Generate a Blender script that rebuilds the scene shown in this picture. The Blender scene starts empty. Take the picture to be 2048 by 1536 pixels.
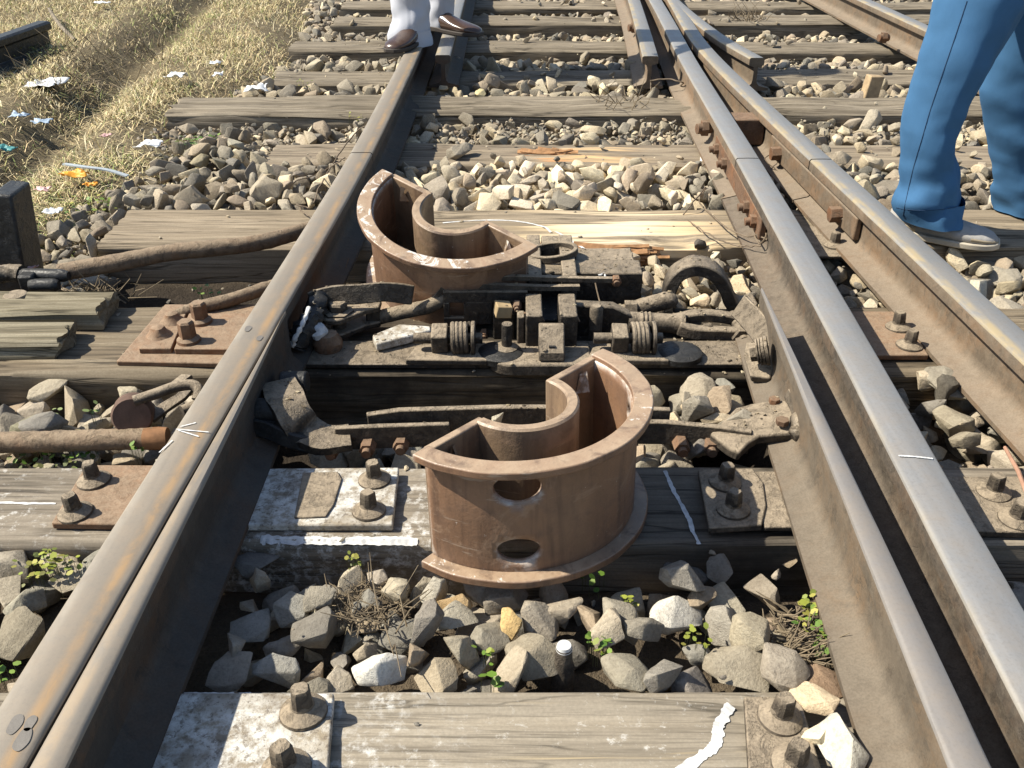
import bpy, bmesh, math, random
import numpy as np
from mathutils import Vector, Matrix, noise, geometry
from mathutils.bvhtree import BVHTree
R = math.radians
rnd = random.Random(7)
sc = bpy.context.scene
col = sc.collection

# ------------------------------------------------------------------ camera model (metres; z=0 is the sleeper top)
F, PITCH, CAMZ = 1850.0, math.atan(1128/1850.0), 0.9219
CP, SP = math.cos(PITCH), math.sin(PITCH)
def at(px, py, z=0.0):
    u = (px-1024)/F; v = (py-768)/F
    dy = CP - v*SP; dz = -SP - v*CP
    t = (z-CAMZ)/dz
    return Vector((u*t, dy*t, z))
def atY(px, py, Y):
    u = (px-1024)/F; v = (py-768)/F
    dy = CP - v*SP; dz = -SP - v*CP
    t = Y/dy
    return Vector((u*t, Y, CAMZ+dz*t))
def proj(p):
    x, y, z = p[0], p[1], p[2]-CAMZ
    zc = y*CP - z*SP
    if zc < .05: return (-9e9, -9e9, zc)
    return (1024+F*x/zc, 768-F*(y*SP+z*CP)/zc, zc)

cam = bpy.data.cameras.new('camera'); co = bpy.data.objects.new('camera', cam); col.objects.link(co)
co.location = (0, 0, CAMZ); co.rotation_euler = (math.pi/2-PITCH, 0, 0)
cam.sensor_width = 36; cam.lens = F/2048*36; cam.clip_start = .02; cam.clip_end = 1000
sc.camera = co

# ------------------------------------------------------------------ light
SUN_EL = 47.0
w = bpy.data.worlds.new('World'); sc.world = w; w.use_nodes = True
nt = w.node_tree; bg = nt.nodes['Background']
sky = nt.nodes.new('ShaderNodeTexSky'); sky.sky_type = 'NISHITA'; sky.sun_disc = False
sky.sun_elevation = R(SUN_EL); sky.sun_rotation = R(-92)
nt.links.new(sky.outputs[0], bg.inputs[0]); bg.inputs[1].default_value = 0.085
sl = bpy.data.lights.new('sun', 'SUN'); sl.energy = 4.6; sl.angle = R(.55); sl.color = (1, .93, .80)
so = bpy.data.objects.new('sun', sl); col.objects.link(so)
d = Vector((math.cos(R(SUN_EL)), -.03, -math.sin(R(SUN_EL))))
so.rotation_euler = d.to_track_quat('-Z', 'Y').to_euler(); so.location = (-5, 2, 6)
sc.view_settings.view_transform = 'Standard'; sc.view_settings.look = 'None'
sc.view_settings.exposure = 0.92; sc.view_settings.gamma = 1
sc.cycles.max_bounces = 5; sc.cycles.diffuse_bounces = 3; sc.cycles.glossy_bounces = 2
sc.cycles.use_denoising = True

# ------------------------------------------------------------------ materials
class N:
    def __init__(s, name):
        s.m = bpy.data.materials.new(name); s.m.use_nodes = True
        s.t = s.m.node_tree; s.b = s.t.nodes['Principled BSDF']
    def node(s, k, **kw):
        n = s.t.nodes.new(k)
        for a, v in kw.items(): setattr(n, a, v)
        return n
    def set(s, sock, v):
        if isinstance(v, bpy.types.NodeSocket): s.t.links.new(v, sock)
        elif isinstance(v, (tuple, list)) and len(v) == 3 and sock.type == 'RGBA': sock.default_value = (*v, 1)
        else: sock.default_value = v
    def coord(s, kind='Object', scale=(1, 1, 1), rand=False):
        c = s.node('ShaderNodeTexCoord').outputs[kind]
        if rand:
            oi = s.node('ShaderNodeObjectInfo'); mu = s.math('MULTIPLY', oi.outputs['Random'], 37.0)
            cb = s.node('ShaderNodeCombineXYZ'); s.set(cb.inputs[0], mu); s.set(cb.inputs[1], mu); s.set(cb.inputs[2], mu)
            ad = s.node('ShaderNodeVectorMath', operation='ADD'); s.set(ad.inputs[0], c); s.set(ad.inputs[1], cb.outputs[0]); c = ad.outputs[0]
        if scale != (1, 1, 1):
            mp = s.node('ShaderNodeMapping'); s.set(mp.inputs[0], c); mp.inputs['Scale'].default_value = scale; c = mp.outputs[0]
        return c
    def tex(s, vec, scale, detail=4, rough=.55, dist=0, out=0):
        n = s.node('ShaderNodeTexNoise'); s.set(n.inputs['Vector'], vec); n.inputs['Scale'].default_value = scale
        n.inputs['Detail'].default_value = detail; n.inputs['Roughness'].default_value = rough; n.inputs['Distortion'].default_value = dist
        return n.outputs[out]
    def vor(s, vec, scale, feature='F1', out='Distance'):
        n = s.node('ShaderNodeTexVoronoi', feature=feature); s.set(n.inputs['Vector'], vec); n.inputs['Scale'].default_value = scale
        return n.outputs[out]
    def ramp(s, fac, *stops):
        n = s.node('ShaderNodeValToRGB'); s.set(n.inputs[0], fac); e = n.color_ramp.elements
        while len(e) < len(stops): e.new(.5)
        for el, (p, c) in zip(e, stops):
            el.position = p; el.color = (c, c, c, 1) if isinstance(c, (int, float)) else (*c, 1)
        return n.outputs[0]
    def mix(s, f, a, b, mode='MIX'):
        n = s.node('ShaderNodeMix', data_type='RGBA', blend_type=mode)
        s.set(n.inputs[0], f); s.set(n.inputs[6], a); s.set(n.inputs[7], b); return n.outputs[2]
    def math(s, op, a, b=0.0, clamp=False):
        n = s.node('ShaderNodeMath', operation=op, use_clamp=clamp); s.set(n.inputs[0], a); s.set(n.inputs[1], b); return n.outputs[0]
    def sep(s, v):
        n = s.node('ShaderNodeSeparateXYZ'); s.set(n.inputs[0], v); return n.outputs
    def band(s, v, a, b, soft):
        x = s.node('ShaderNodeMapRange', interpolation_type='SMOOTHSTEP'); s.set(x.inputs[0], v); x.inputs[1].default_value = a-soft; x.inputs[2].default_value = a+soft
        y = s.node('ShaderNodeMapRange', interpolation_type='SMOOTHSTEP'); s.set(y.inputs[0], v); y.inputs[1].default_value = b-soft; y.inputs[2].default_value = b+soft
        return s.math('SUBTRACT', x.outputs[0], y.outputs[0])
    def upface(s, lo=.35, hi=.9):
        g = s.node('ShaderNodeNewGeometry'); z = s.sep(g.outputs['Normal'])[2]
        x = s.node('ShaderNodeMapRange'); s.set(x.inputs[0], z); x.inputs[1].default_value = lo; x.inputs[2].default_value = hi
        return x.outputs[0]
    def fin(s, color, rough=.8, metal=0.0, bump=None, bstr=.4, bdist=.003, spec=.5, coat=None):
        s.set(s.b.inputs['Base Color'], color); s.set(s.b.inputs['Roughness'], rough); s.set(s.b.inputs['Metallic'], metal)
        s.b.inputs['Specular IOR Level'].default_value = spec
        if coat: s.b.inputs['Coat Weight'].default_value = coat; s.b.inputs['Coat Roughness'].default_value = .25
        if bump is not None:
            b = s.node('ShaderNodeBump'); b.inputs['Strength'].default_value = bstr; b.inputs['Distance'].default_value = bdist
            s.set(b.inputs['Height'], bump); s.set(s.b.inputs['Normal'], b.outputs[0])
        return s.m

def wood(name, pale, mid, dark, white=None, oil=None, fresh=None, vn=.85):
    n = N(name); c = n.coord('Object', rand=True); o = n.coord('Object')
    st = n.node('ShaderNodeMapping'); n.set(st.inputs[0], c); st.inputs['Scale'].default_value = (1.3, 26, 26)
    g1 = n.tex(st.outputs[0], 1.6, 6, .65, .6)
    st2 = n.node('ShaderNodeMapping'); n.set(st2.inputs[0], c); st2.inputs['Scale'].default_value = (2.2, 90, 90)
    g2 = n.tex(st2.outputs[0], 1.5, 5, .7, .3)
    st3 = n.node('ShaderNodeMapping'); n.set(st3.inputs[0], c); st3.inputs['Scale'].default_value = (.9, 15, 15)
    g3 = n.tex(st3.outputs[0], 1.7, 3, .5, .9)
    big = n.tex(c, 3.2, 4, .6)
    colr = n.ramp(g1, (.28, dark), (.46, mid), (.66, pale))
    colr = n.mix(n.ramp(g2, (.34, .75), (.5, 0)), colr, tuple(x*.35 for x in dark))
    colr = n.mix(n.ramp(big, (.35, .45), (.65, 0)), colr, tuple(x*.72 for x in mid))
    vein = n.math('MULTIPLY', n.ramp(g3, (.475, 0), (.5, 1), (.525, 0)), n.ramp(n.tex(c, 6, 3, .6), (.38, 0), (.58, vn)))
    colr = n.mix(vein, colr, tuple(x*.28 for x in dark))
    fine = n.tex(c, 260, 2, .6)
    colr = n.mix(n.ramp(fine, (.3, .35), (.7, 0)), colr, tuple(x*.55 for x in mid))
    xs = n.sep(o)
    if fresh:
        for a, b, colour, lo in fresh:
            f = n.math('MULTIPLY', n.band(xs[0], a, b, .09), n.ramp(n.tex(st.outputs[0], 1.1, 4, .6, .8), (lo, 0), (lo+.12, 1)))
            colr = n.mix(f, colr, colour)
    if oil:
        for a, b, am in oil:
            f = n.math('MULTIPLY', n.band(xs[0], a, b, .1), n.ramp(n.tex(c, 7, 5, .65), (.3, .35*am), (.6, am)))
            colr = n.mix(f, colr, (.020, .016, .012))
    if white:
        for a, b, lo in white:
            f = n.math('MULTIPLY', n.band(xs[0], a, b, .07), n.ramp(n.tex(c, 60, 6, .75), (lo-.05, 0), (lo+.10, .9)))
            f = n.math('MULTIPLY', f, n.ramp(n.tex(c, 11, 3, .6), (.4, .1), (.6, 1)))
            colr = n.mix(f, colr, (.66, .65, .61))
    h = n.math('SUBTRACT', n.math('ADD', n.math('MULTIPLY', g2, .7), n.math('MULTIPLY', g1, .5)), n.math('MULTIPLY', vein, .8))
    return n.fin(colr, .88, 0, h, .55, .004, .25)

WOOD_GREY = wood('weathered_grey_wood', (.34, .29, .215), (.215, .18, .13), (.075, .06, .044))
WOOD_PALE = wood('pale_worn_wood', (.40, .33, .235), (.28, .225, .155), (.10, .08, .055), fresh=[(.0, .55, (.56, .43, .26), .45), (.10, .40, (.68, .58, .41), .46)])
WOOD_FIVE = wood('split_orange_wood', (.38, .32, .23), (.26, .21, .15), (.09, .07, .05), fresh=[(.12, .40, (.58, .40, .21), .50), (.05, .22, (.58, .25, .09), .56)])
WOOD_PAINT = wood('white_splashed_wood', (.36, .31, .24), (.235, .20, .152), (.09, .075, .058), white=[(-.46, -.02, .53), (-1.0, -.5, .60)], oil=[(.22, .60, .75)])
WOOD_NEAR = wood('near_pale_wood', (.40, .35, .27), (.29, .25, .19), (.13, .108, .08), white=[(-.45, -.10, .53), (-.2, .3, .63)], fresh=[(.02, .4, (.55, .43, .24), .66)])
WOOD_OILY = wood('oily_dark_wood', (.30, .25, .175), (.19, .15, .10), (.065, .05, .036), oil=[(-.45, .55, .95)])
WOOD_MOSS = wood('mossy_plank_wood', (.36, .32, .23), (.20, .17, .11), (.06, .05, .033))

def steel(name, streak=None, blue=(.42, .45, .50), patina=.25, rough=.34, metal=.9):
    n = N(name); uv = n.node('ShaderNodeUVMap').outputs[0]; o = n.coord('Object')
    st = n.node('ShaderNodeMapping'); n.set(st.inputs[0], o); st.inputs['Scale'].default_value = (90, 3, 20)
    g = n.tex(st.outputs[0], 1, 5, .6); bl = n.tex(o, 26, 5, .65); fine = n.tex(o, 220, 3, .7)
    c = n.ramp(g, (.3, tuple(x*.86 for x in blue)), (.7, blue))
    c = n.mix(n.ramp(bl, (.40, 0), (.80, patina)), c, (.24, .19, .135))
    c = n.mix(n.ramp(fine, (.5, 0), (.72, .25)), c, (.13, .115, .10))
    mt = n.ramp(bl, (.38, metal), (.72, metal*.75))
    if streak:
        u = n.sep(uv)[0]
        for a, b, colour, am in streak:
            f = n.math('MULTIPLY', n.band(u, a, b, .10), n.ramp(n.tex(n.coord('Object', (22, 9, 22)), 1.3, 5, .7, .4), (.36, 0), (.60, am)))
            c = n.mix(f, c, colour); mt = n.math('MULTIPLY', mt, n.math('SUBTRACT', 1.0, f))
    r = n.ramp(bl, (.3, rough), (.75, min(1, rough+.10)))
    return n.fin(c, r, mt, n.math('ADD', n.math('MULTIPLY', g, .4), fine), .10, .001)
STEEL_BRIGHT = steel('polished_rail_steel', streak=[(-.2, .06, (.30, .26, .19), .6)], blue=(.285, .282, .275), patina=.45, rough=.42, metal=.3)
STEEL_BLADE = steel('blade_rail_steel', blue=(.225, .21, .195), patina=.45, rough=.5, metal=.2)
STEEL_LEFT = steel('worn_left_blade_steel', streak=[(.1, .5, (.33, .24, .14), .5)], blue=(.205, .182, .15), patina=.5, rough=.52, metal=.12)
STEEL_RUSTY = steel('rust_streaked_rail_steel', streak=[(.62, .84, (.36, .23, .11), .8), (-.2, .2, (.30, .27, .22), .5), (.84, 1.2, (.23, .20, .16), .7)], blue=(.215, .185, .145), patina=.6, rough=.52, metal=.12)
STEEL_TAN = steel('dusty_rail_steel', streak=[(-.3, .28, (.33, .26, .145), .85)], blue=(.25, .25, .245), patina=.4, rough=.46, metal=.25)

def iron(name, base, dust, amt, rust=None, rough=.75, bstr=.5, sc_=1.0, side=1.0):
    n = N(name); c = n.coord('Object', rand=True)
    a = n.tex(c, 14*sc_, 6, .65); b = n.tex(c, 70*sc_, 4, .65); f = n.tex(c, 330, 2, .6)
    colr = n.ramp(a, (.3, tuple(x*.55 for x in base)), (.7, base))
    if rust: colr = n.mix(n.ramp(n.tex(c, 9*sc_, 5, .7, .5), (.45, 0), (.66, .9)), colr, rust)
    pit = n.tex(c, 34*sc_, 6, .78, .6)
    colr = n.mix(n.ramp(pit, (.54, 0), (.63, .75)), colr, tuple(x*.42 for x in base))
    colr = n.mix(n.ramp(n.tex(c, 52*sc_, 5, .75), (.58, 0), (.70, .25)), colr, tuple(min(.5, x*1.25) for x in dust))
    up = n.math('MULTIPLY', n.upface(.15, .85), n.ramp(b, (.25, .55*amt), (.6, amt)))
    colr = n.mix(n.math('MULTIPLY', n.ramp(b, (.35, 0), (.75, .5)), amt*side), colr, dust)
    colr = n.mix(up, colr, dust)
    colr = n.mix(n.ramp(f, (.35, .25), (.6, 0)), colr, tuple(x*.4 for x in base))
    return n.fin(colr, rough, .1, n.math('SUBTRACT', n.math('ADD', n.math('MULTIPLY', a, .8), n.math('MULTIPLY', b, .6)), n.math('MULTIPLY', n.ramp(pit, (.52, 0), (.62, 1)), .35)), bstr, .005, .4)
RUST_GAP_SHADE = iron('gap_shade_rail_side', (.075, .060, .045), (.19, .155, .115), .7, rust=(.11, .07, .042), rough=.8, bstr=.5, sc_=.9)  # shadow in the gap beside the open blade, put into a darker side colour
BLADE_SIDE = iron('dusty_blade_side', (.125, .10, .072), (.175, .145, .108), .8, rust=(.16, .105, .06), rough=.85, bstr=.25, sc_=.7)
RUST_SIDE = iron('dusty_rust_rail_side', (.155, .118, .08), (.235, .19, .14), .8, rust=(.19, .115, .062), rough=.85, bstr=.25, sc_=.7)
RUST_SHADED = iron('shaded_rust_rail_side', (.062, .054, .046), (.11, .095, .075), .35, rust=(.085, .048, .026), rough=.75, bstr=.3, sc_=.7)  # rust darkened so the left rails carry their side shade in the colour
IRON_GREASE = iron('greasy_lock_iron', (.030, .024, .019), (.31, .25, .175), .85, rough=.6, side=.25, bstr=1.0)
IRON_DUST = iron('dusty_lock_iron', (.060, .048, .036), (.32, .26, .185), 1.0, rough=.85, side=.5, bstr=.9)
IRON_RUST = iron('rusty_plate_iron', (.20, .105, .055), (.31, .235, .16), .75, rust=(.25, .10, .035), rough=.85)
IRON_PIPE = iron('rusty_pipe_iron', (.20, .135, .085), (.33, .26, .175), .55, rust=(.17, .095, .05), rough=.8, bstr=.8)
IRON_BLACK = iron('black_tarred_iron', (.018, .018, .019), (.12, .115, .10), .22, rough=.42)
IRON_BROWN = iron('brown_bolt_iron', (.15, .085, .05), (.27, .2, .135), .5, rust=(.22, .09, .035), rough=.8)

def painted_plate():
    n = N('white_splashed_plate_iron'); c = n.coord('Object', rand=True)
    a = n.tex(c, 14, 5, .65); b = n.tex(c, 190, 5, .75)
    base = n.ramp(a, (.3, (.16, .13, .095)), (.7, (.30, .25, .175)))
    x = n.math('MULTIPLY', n.ramp(n.tex(c, 55, 6, .7), (.38, .05), (.58, .85)), n.ramp(n.tex(c, 9, 4, .6), (.36, .1), (.56, 1)))
    colr = n.mix(x, base, (.66, .655, .61))
    colr = n.mix(n.ramp(n.tex(c, 150, 4, .7), (.36, .75), (.46, 0)), colr, (.13, .105, .08))
    return n.fin(colr, .85, 0, b, .5, .003, .3)
PLATE_WHITE = painted_plate()

def casing_mat(name, base, scr, elo=.55):
    n = N(name); c = n.coord('Object'); g = n.node('ShaderNodeNewGeometry')
    a = n.tex(c, 7, 6, .6, .4); b = n.tex(c, 40, 5, .65)
    colr = n.ramp(a, (.25, tuple(x*.66 for x in base)), (.5, base), (.78, (base[0]*1.25, base[1]*1.18, base[2]*1.08)))
    colr = n.mix(n.ramp(b, (.52, 0), (.78, .45)), colr, (.075, .052, .04))
    st = n.tex(n.coord('Object', (40, 40, 3)), 1.0, 4, .6)
    colr = n.mix(n.ramp(st, (.60, 0), (.72, .5)), colr, (.09, .055, .038))
    colr = n.mix(n.math('MULTIPLY', n.upface(.5, .95), n.ramp(b, (.3, .5), (.6, .88))), colr, (.37, .275, .185))
    edge = n.ramp(g.outputs['Pointiness'], (elo, 0), (elo+.06, 1))
    e2 = n.math('MULTIPLY', edge, n.ramp(n.tex(c, 30, 5, .7), (.42, 0), (.6, 1)))
    sp = n.math('MULTIPLY', n.ramp(n.tex(c, 22, 6, .75, 1.0), (.66-scr*.16, 0), (.70-scr*.16, 1)), n.upface(.4, .9))
    sc2 = n.math('MULTIPLY', n.ramp(n.tex(c, 60, 4, .7), (.70, 0), (.73, 1)), .7)
    f = n.math('MAXIMUM', n.math('MAXIMUM', e2, sp), sc2)
    colr = n.mix(n.ramp(n.tex(c, 4.5, 6, .7, .8), (.52, 0), (.72, .40)), colr, (.085, .058, .043))
    colr = n.mix(n.ramp(n.tex(c, 150, 3, .7), (.60, 0), (.74, .25)), colr, (.06, .04, .03))
    run = n.tex(n.coord('Object', (26, 26, 2.2)), 1.0, 5, .65, .6)
    colr = n.mix(n.ramp(run, (.52, 0), (.66, .62)), colr, (.075, .045, .032))
    colr = n.mix(n.ramp(n.tex(c, 11, 5, .7, 1.2), (.57, 0), (.66, .55)), colr, (.30, .20, .13))
    colr = n.mix(n.ramp(n.tex(n.coord('Object', (7, 7, 60)), 1.2, 4, .7), (.64, 0), (.69, .5)), colr, (.36, .29, .22))
    colr = n.mix(f, colr, (.60, .56, .50))
    return n.fin(colr, n.ramp(b, (.3, .34), (.7, .58)), 0, n.math('ADD', n.math('ADD', a, n.math('MULTIPLY', b, .6)), n.math('MULTIPLY', n.tex(c, 160, 3, .7), .2)), .38, .004, .5)
CASING_A = casing_mat('red_brown_casing_paint', (.215, .124, .074), .25)
CASING_B = casing_mat('scuffed_red_brown_paint', (.20, .117, .072), .7)
CASING_IN = casing_mat('tan_dusty_casing_paint', (.225, .155, .098), .1, .64)

def stone_mat():
    n = N('ballast_stone'); c = n.node('ShaderNodeNewGeometry').outputs['Position']
    oi = n.node('ShaderNodeObjectInfo'); at_ = n.node('ShaderNodeAttribute', attribute_name='tint')
    base = n.mix(1.0, oi.outputs['Color'], at_.outputs['Color'], 'MULTIPLY')
    base = n.mix(1.0, base, (1.40, 1.41, 1.35), 'MULTIPLY')
    a = n.tex(c, 38, 6, .7, .3); b = n.tex(c, 210, 5, .75)
    colr = n.mix(n.ramp(a, (.3, .55), (.6, 0)), base, n.mix(1.0, base, (.55, .52, .50), 'MULTIPLY'))
    colr = n.mix(n.ramp(a, (.58, 0), (.75, .5)), colr, n.mix(.5, base, (.42, .36, .27)))
    colr = n.mix(n.ramp(b, (.35, .45), (.55, 0)), colr, n.mix(1.0, base, (.4, .38, .36), 'MULTIPLY'))
    return n.fin(colr, .85, 0, n.math('ADD', n.math('MULTIPLY', a, .7), n.math('MULTIPLY', b, .5)), .8, .007, .2)
STONE = stone_mat()
def soil_mat():
    n = N('soil'); c = n.coord('Object'); a = n.tex(c, 5, 6, .65); b = n.tex(c, 45, 5, .7); f = n.tex(c, 200, 3, .7)
    colr = n.ramp(a, (.3, (.065, .05, .035)), (.7, (.15, .118, .078)))
    x = n.sep(c)[0]
    colr = n.mix(n.math('MULTIPLY', n.band(x, -60, -1.05, .3), n.ramp(b, (.3, .35), (.6, .9))), colr, (.22, .18, .105))
    yv = n.sep(c)[1]
    shade_oil_mask = n.math('MULTIPLY', n.math('MULTIPLY', n.band(x, -1.05, .55, .12), n.band(yv, 1.2, 2.2, .06)), n.ramp(b, (.25, .6), (.5, .92)))
    colr = n.mix(shade_oil_mask, colr, (.022, .017, .013))  # oily soil, with the shadow of sleeper and rods painted in
    colr = n.mix(n.ramp(f, (.35, .5), (.6, 0)), colr, (.05, .04, .03))
    return n.fin(colr, .95, 0, n.math('ADD', b, n.math('MULTIPLY', f, .5)), .9, .012, .15)
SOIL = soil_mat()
def tinted(name, rough=.8, trans=0.0):
    n = N(name); at_ = n.node('ShaderNodeAttribute', attribute_name='tint'); c = n.coord('Object'); b = n.tex(c, 60, 3, .6)
    colr = n.mix(n.ramp(b, (.3, .4), (.65, 0)), at_.outputs['Color'], n.mix(1.0, at_.outputs['Color'], (.6, .58, .5), 'MULTIPLY'))
    m = n.fin(colr, rough, 0, None, spec=.25)
    if trans: n.b.inputs['Transmission Weight'].default_value = 0
    return m
BLADE = tinted('grass_blade')
LEAF = tinted('weed_leaf', .55)
def plain(name, c, rough=.7, scale=30, var=.35, bstr=.3, metal=0, spec=.4, bd=.002):
    n = N(name); v = n.coord('Object'); a = n.tex(v, scale, 5, .6); b = n.tex(v, scale*5, 3, .6)
    colr = n.ramp(a, (.3, tuple(x*(1-var) for x in c)), (.7, c))
    return n.fin(colr, rough, metal, n.math('ADD', a, n.math('MULTIPLY', b, .5)), bstr, bd, spec)
CHALK = plain('white_chalk', (.68, .68, .66), .95, 110, .4, .1)
DARKSPOT = plain('dark_oil_spot', (.165, .15, .13), .5, 40, .2)
WIRE = plain('rusty_wire', (.20, .15, .10), .7, 60, .5)
def cloth(name, c, weave=900, var=.2, twill=True):
    n = N(name); v = n.coord('Object'); a = n.tex(v, 9, 4, .6); wv = n.tex(v, 420, 2, .6)
    colr = n.ramp(a, (.3, tuple(x*(1-var) for x in c)), (.7, c))
    m = n.fin(colr, .85, 0, n.math('ADD', n.math('MULTIPLY', wv, .25), n.math('MULTIPLY', n.tex(n.coord('Object', (22, 22, 9)), 1.5, 4), 1.2)), .16, .005, .2)
    return m
BLUE_CLOTH = cloth('blue_trouser_cloth', (.052, .142, .275))
WHITE_CLOTH = cloth('pale_grey_trouser_cloth', (.44, .455, .50), var=.08)
SHIRT_A = cloth('checked_shirt_cloth', (.30, .33, .38)); SHIRT_B = cloth('plain_shirt_cloth', (.42, .40, .36))
SKIN = plain('skin', (.30, .17, .11), .55, 40, .15, .1)
HAIR = plain('black_hair', (.012, .011, .01), .45, 120, .3)
LEATHER = plain('brown_shoe_leather', (.075, .045, .032), .24, 40, .3, .15, spec=.6)
SOLE = plain('dark_shoe_sole', (.05, .04, .033), .7, 40, .3)
TRAINER = plain('pale_grey_shoe_suede', (.37, .355, .33), .75, 60, .2)
TRAINER_TRIM = plain('beige_shoe_trim', (.38, .31, .21), .8, 60, .25)
TRAINER_SOLE = plain('cream_shoe_sole', (.47, .42, .33), .7, 40, .15)
LACE = plain('dark_shoe_lace', (.05, .055, .065), .8, 90, .2)
def litter(name, c): return plain(name, c, .5, 18, .15, .5, bd=.004)
L_WHITE = litter('white_plastic', (.80, .81, .80)); L_BLUE = litter('blue_grey_plastic', (.33, .42, .52)); L_ORANGE = litter('orange_wrapper', (.85, .38, .04)); L_TEAL = litter('teal_plastic', (.05, .22, .22)); L_PINK = litter('pink_paper', (.62, .38, .36)); L_GREY = litter('grey_plastic_strip', (.36, .40, .42))

# ------------------------------------------------------------------ mesh helpers
class MB:
    def __init__(s): s.v = []; s.f = []; s.mi = []; s.tint = []; s.uv = None
    def add(s, vs, fs, mi=0, tint=None):
        b = len(s.v); s.v += [tuple(x) for x in vs]; s.f += [tuple(b+i for i in f) for f in fs]; s.mi += [mi]*len(fs)
        if tint is not None: s.tint += [tint]*len(vs)
        return s
    def box(s, x0, x1, y0, y1, z0, z1, rz=0, ry=0, rx=0):
        c = Vector(((x0+x1)/2, (y0+y1)/2, (z0+z1)/2)); m = Matrix.Rotation(rz, 3, 'Z') @ Matrix.Rotation(ry, 3, 'Y') @ Matrix.Rotation(rx, 3, 'X')
        h = ((x1-x0)/2, (y1-y0)/2, (z1-z0)/2)
        vs = [c + m @ Vector((sx*h[0], sy*h[1], sz*h[2])) for sx in (-1, 1) for sy in (-1, 1) for sz in (-1, 1)]
        return s.add(vs, [(0, 1, 3, 2), (4, 6, 7, 5), (0, 4, 5, 1), (2, 3, 7, 6), (0, 2, 6, 4), (1, 5, 7, 3)])
    def prism(s, poly, z0, z1):
        n = len(poly); a = sum(poly[i][0]*poly[(i+1) % n][1]-poly[(i+1) % n][0]*poly[i][1] for i in range(n))
        if a < 0: poly = poly[::-1]
        vs = [(p[0], p[1], z0) for p in poly]+[(p[0], p[1], z1) for p in poly]
        return s.add(vs, [tuple(range(n-1, -1, -1)), tuple(range(n, 2*n))]+[(i, (i+1) % n, n+(i+1) % n, n+i) for i in range(n)])
    def slab(s, pts, nrm):       # planar polygon (3D points) pushed along nrm
        n = len(pts); nrm = Vector(nrm); pts = [Vector(p) for p in pts]
        vs = pts+[p+nrm for p in pts]
        return s.add(vs, [tuple(range(n-1, -1, -1)), tuple(range(n, 2*n))]+[(i, (i+1) % n, n+(i+1) % n, n+i) for i in range(n)])
    def loft(s, rings, caps=True):
        n = len(rings[0]); vs = [p for r in rings for p in r]; fs = []
        for k in range(len(rings)-1):
            for i in range(n):
                j = (i+1) % n; fs.append((k*n+i, k*n+j, (k+1)*n+j, (k+1)*n+i))
        if caps: fs += [tuple(range(n-1, -1, -1)), tuple((len(rings)-1)*n+i for i in range(n))]
        return s.add(vs, fs)
    def tube(s, path, r, n=14, flat=None, caps=True, jit=0):
        path = [Vector(p) for p in path]; k = len(path)
        rr = r if isinstance(r, (list, tuple)) else [r]*k
        up = Vector((0, 0, 1)); rings = []
        for i, p in enumerate(path):
            t = (path[min(i+1, k-1)]-path[max(i-1, 0)]).normalized()
            if i == 0:
                a = up.cross(t)
                if a.length < .1: a = Vector((1, 0, 0)).cross(t)
                a.normalize()
            else:
                a = (a - t*a.dot(t)).normalized()
            b = t.cross(a)
            ring = []
            for j in range(n):
                th = 2*math.pi*j/n
                q = rr[i]*(1+jit*noise.noise(Vector((i*.7, j*.9, rr[i]*100))))
                if flat: ring.append(p + a*(math.cos(th)*q) + b*(math.sin(th)*q*flat))
                else: ring.append(p + a*(math.cos(th)*q) + b*(math.sin(th)*q))
            rings.append(ring)
        return s.loft(rings, caps)
    def strip(s, path, wdt, thk, side=None):   # rectangular bar along a path; side = direction of the width
        path = [Vector(p) for p in path]; k = len(path); rings = []
        for i, p in enumerate(path):
            t = (path[min(i+1, k-1)]-path[max(i-1, 0)]).normalized()
            a = Vector(side) if side else Vector((0, 0, 1)).cross(t)
            a = (a - t*a.dot(t)).normalized(); b = t.cross(a)
            rings.append([p+a*wdt/2+b*thk/2, p-a*wdt/2+b*thk/2, p-a*wdt/2-b*thk/2, p+a*wdt/2-b*thk/2])
        return s.loft(rings)
    def cyl(s, p0, p1, r, n=16, r2=None):
        p0, p1 = Vector(p0), Vector(p1); return s.tube([p0, p1], [r, r if r2 is None else r2], n)
    def lathe(s, prof, origin=(0, 0, 0), n=20, sq=None):
        o = Vector(origin); rings = []
        for r, z in prof: rings.append([o+Vector((r*math.cos(2*math.pi*i/n), r*math.sin(2*math.pi*i/n), z)) for i in range(n)])
        return s.loft(rings)
    def build(s, name, mats, parent=None, bevel=0, smooth=35, offs=None):
        o_ = Vector((0, 0, 0)); p = parent
        while p is not None: o_ += Vector(p.location); p = p.parent
        if offs is not None: o_ += Vector(offs)
        me = bpy.data.meshes.new(name)
        me.from_pydata([tuple(Vector(v)-o_) for v in s.v], [], s.f)
        for m in (mats if isinstance(mats, (list, tuple)) else [mats]): me.materials.append(m)
        me.polygons.foreach_set('material_index', s.mi)
        if s.tint:
            a = me.color_attributes.new('tint', 'FLOAT_COLOR', 'POINT')
            a.data.foreach_set('color', [x for t in s.tint for x in (*t, 1.0)])
        if s.uv:
            u = me.uv_layers.new(name='UVMap')
            for l in me.loops: u.data[l.index].uv = s.uv[l.vertex_index]
        bm = bmesh.new(); bm.from_mesh(me); bmesh.ops.recalc_face_normals(bm, faces=bm.faces[:]); bm.to_mesh(me); bm.free()
        me.shade_smooth(); me.set_sharp_from_angle(angle=R(smooth))
        o = bpy.data.objects.new(name, me); col.objects.link(o)
        if parent: o.parent = parent
        if offs is not None: o.location = offs
        if bevel:
            b = o.modifiers.new('bevel', 'BEVEL'); b.width = bevel; b.segments = 2; b.limit_method = 'ANGLE'; b.angle_limit = R(40)
        return o
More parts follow.
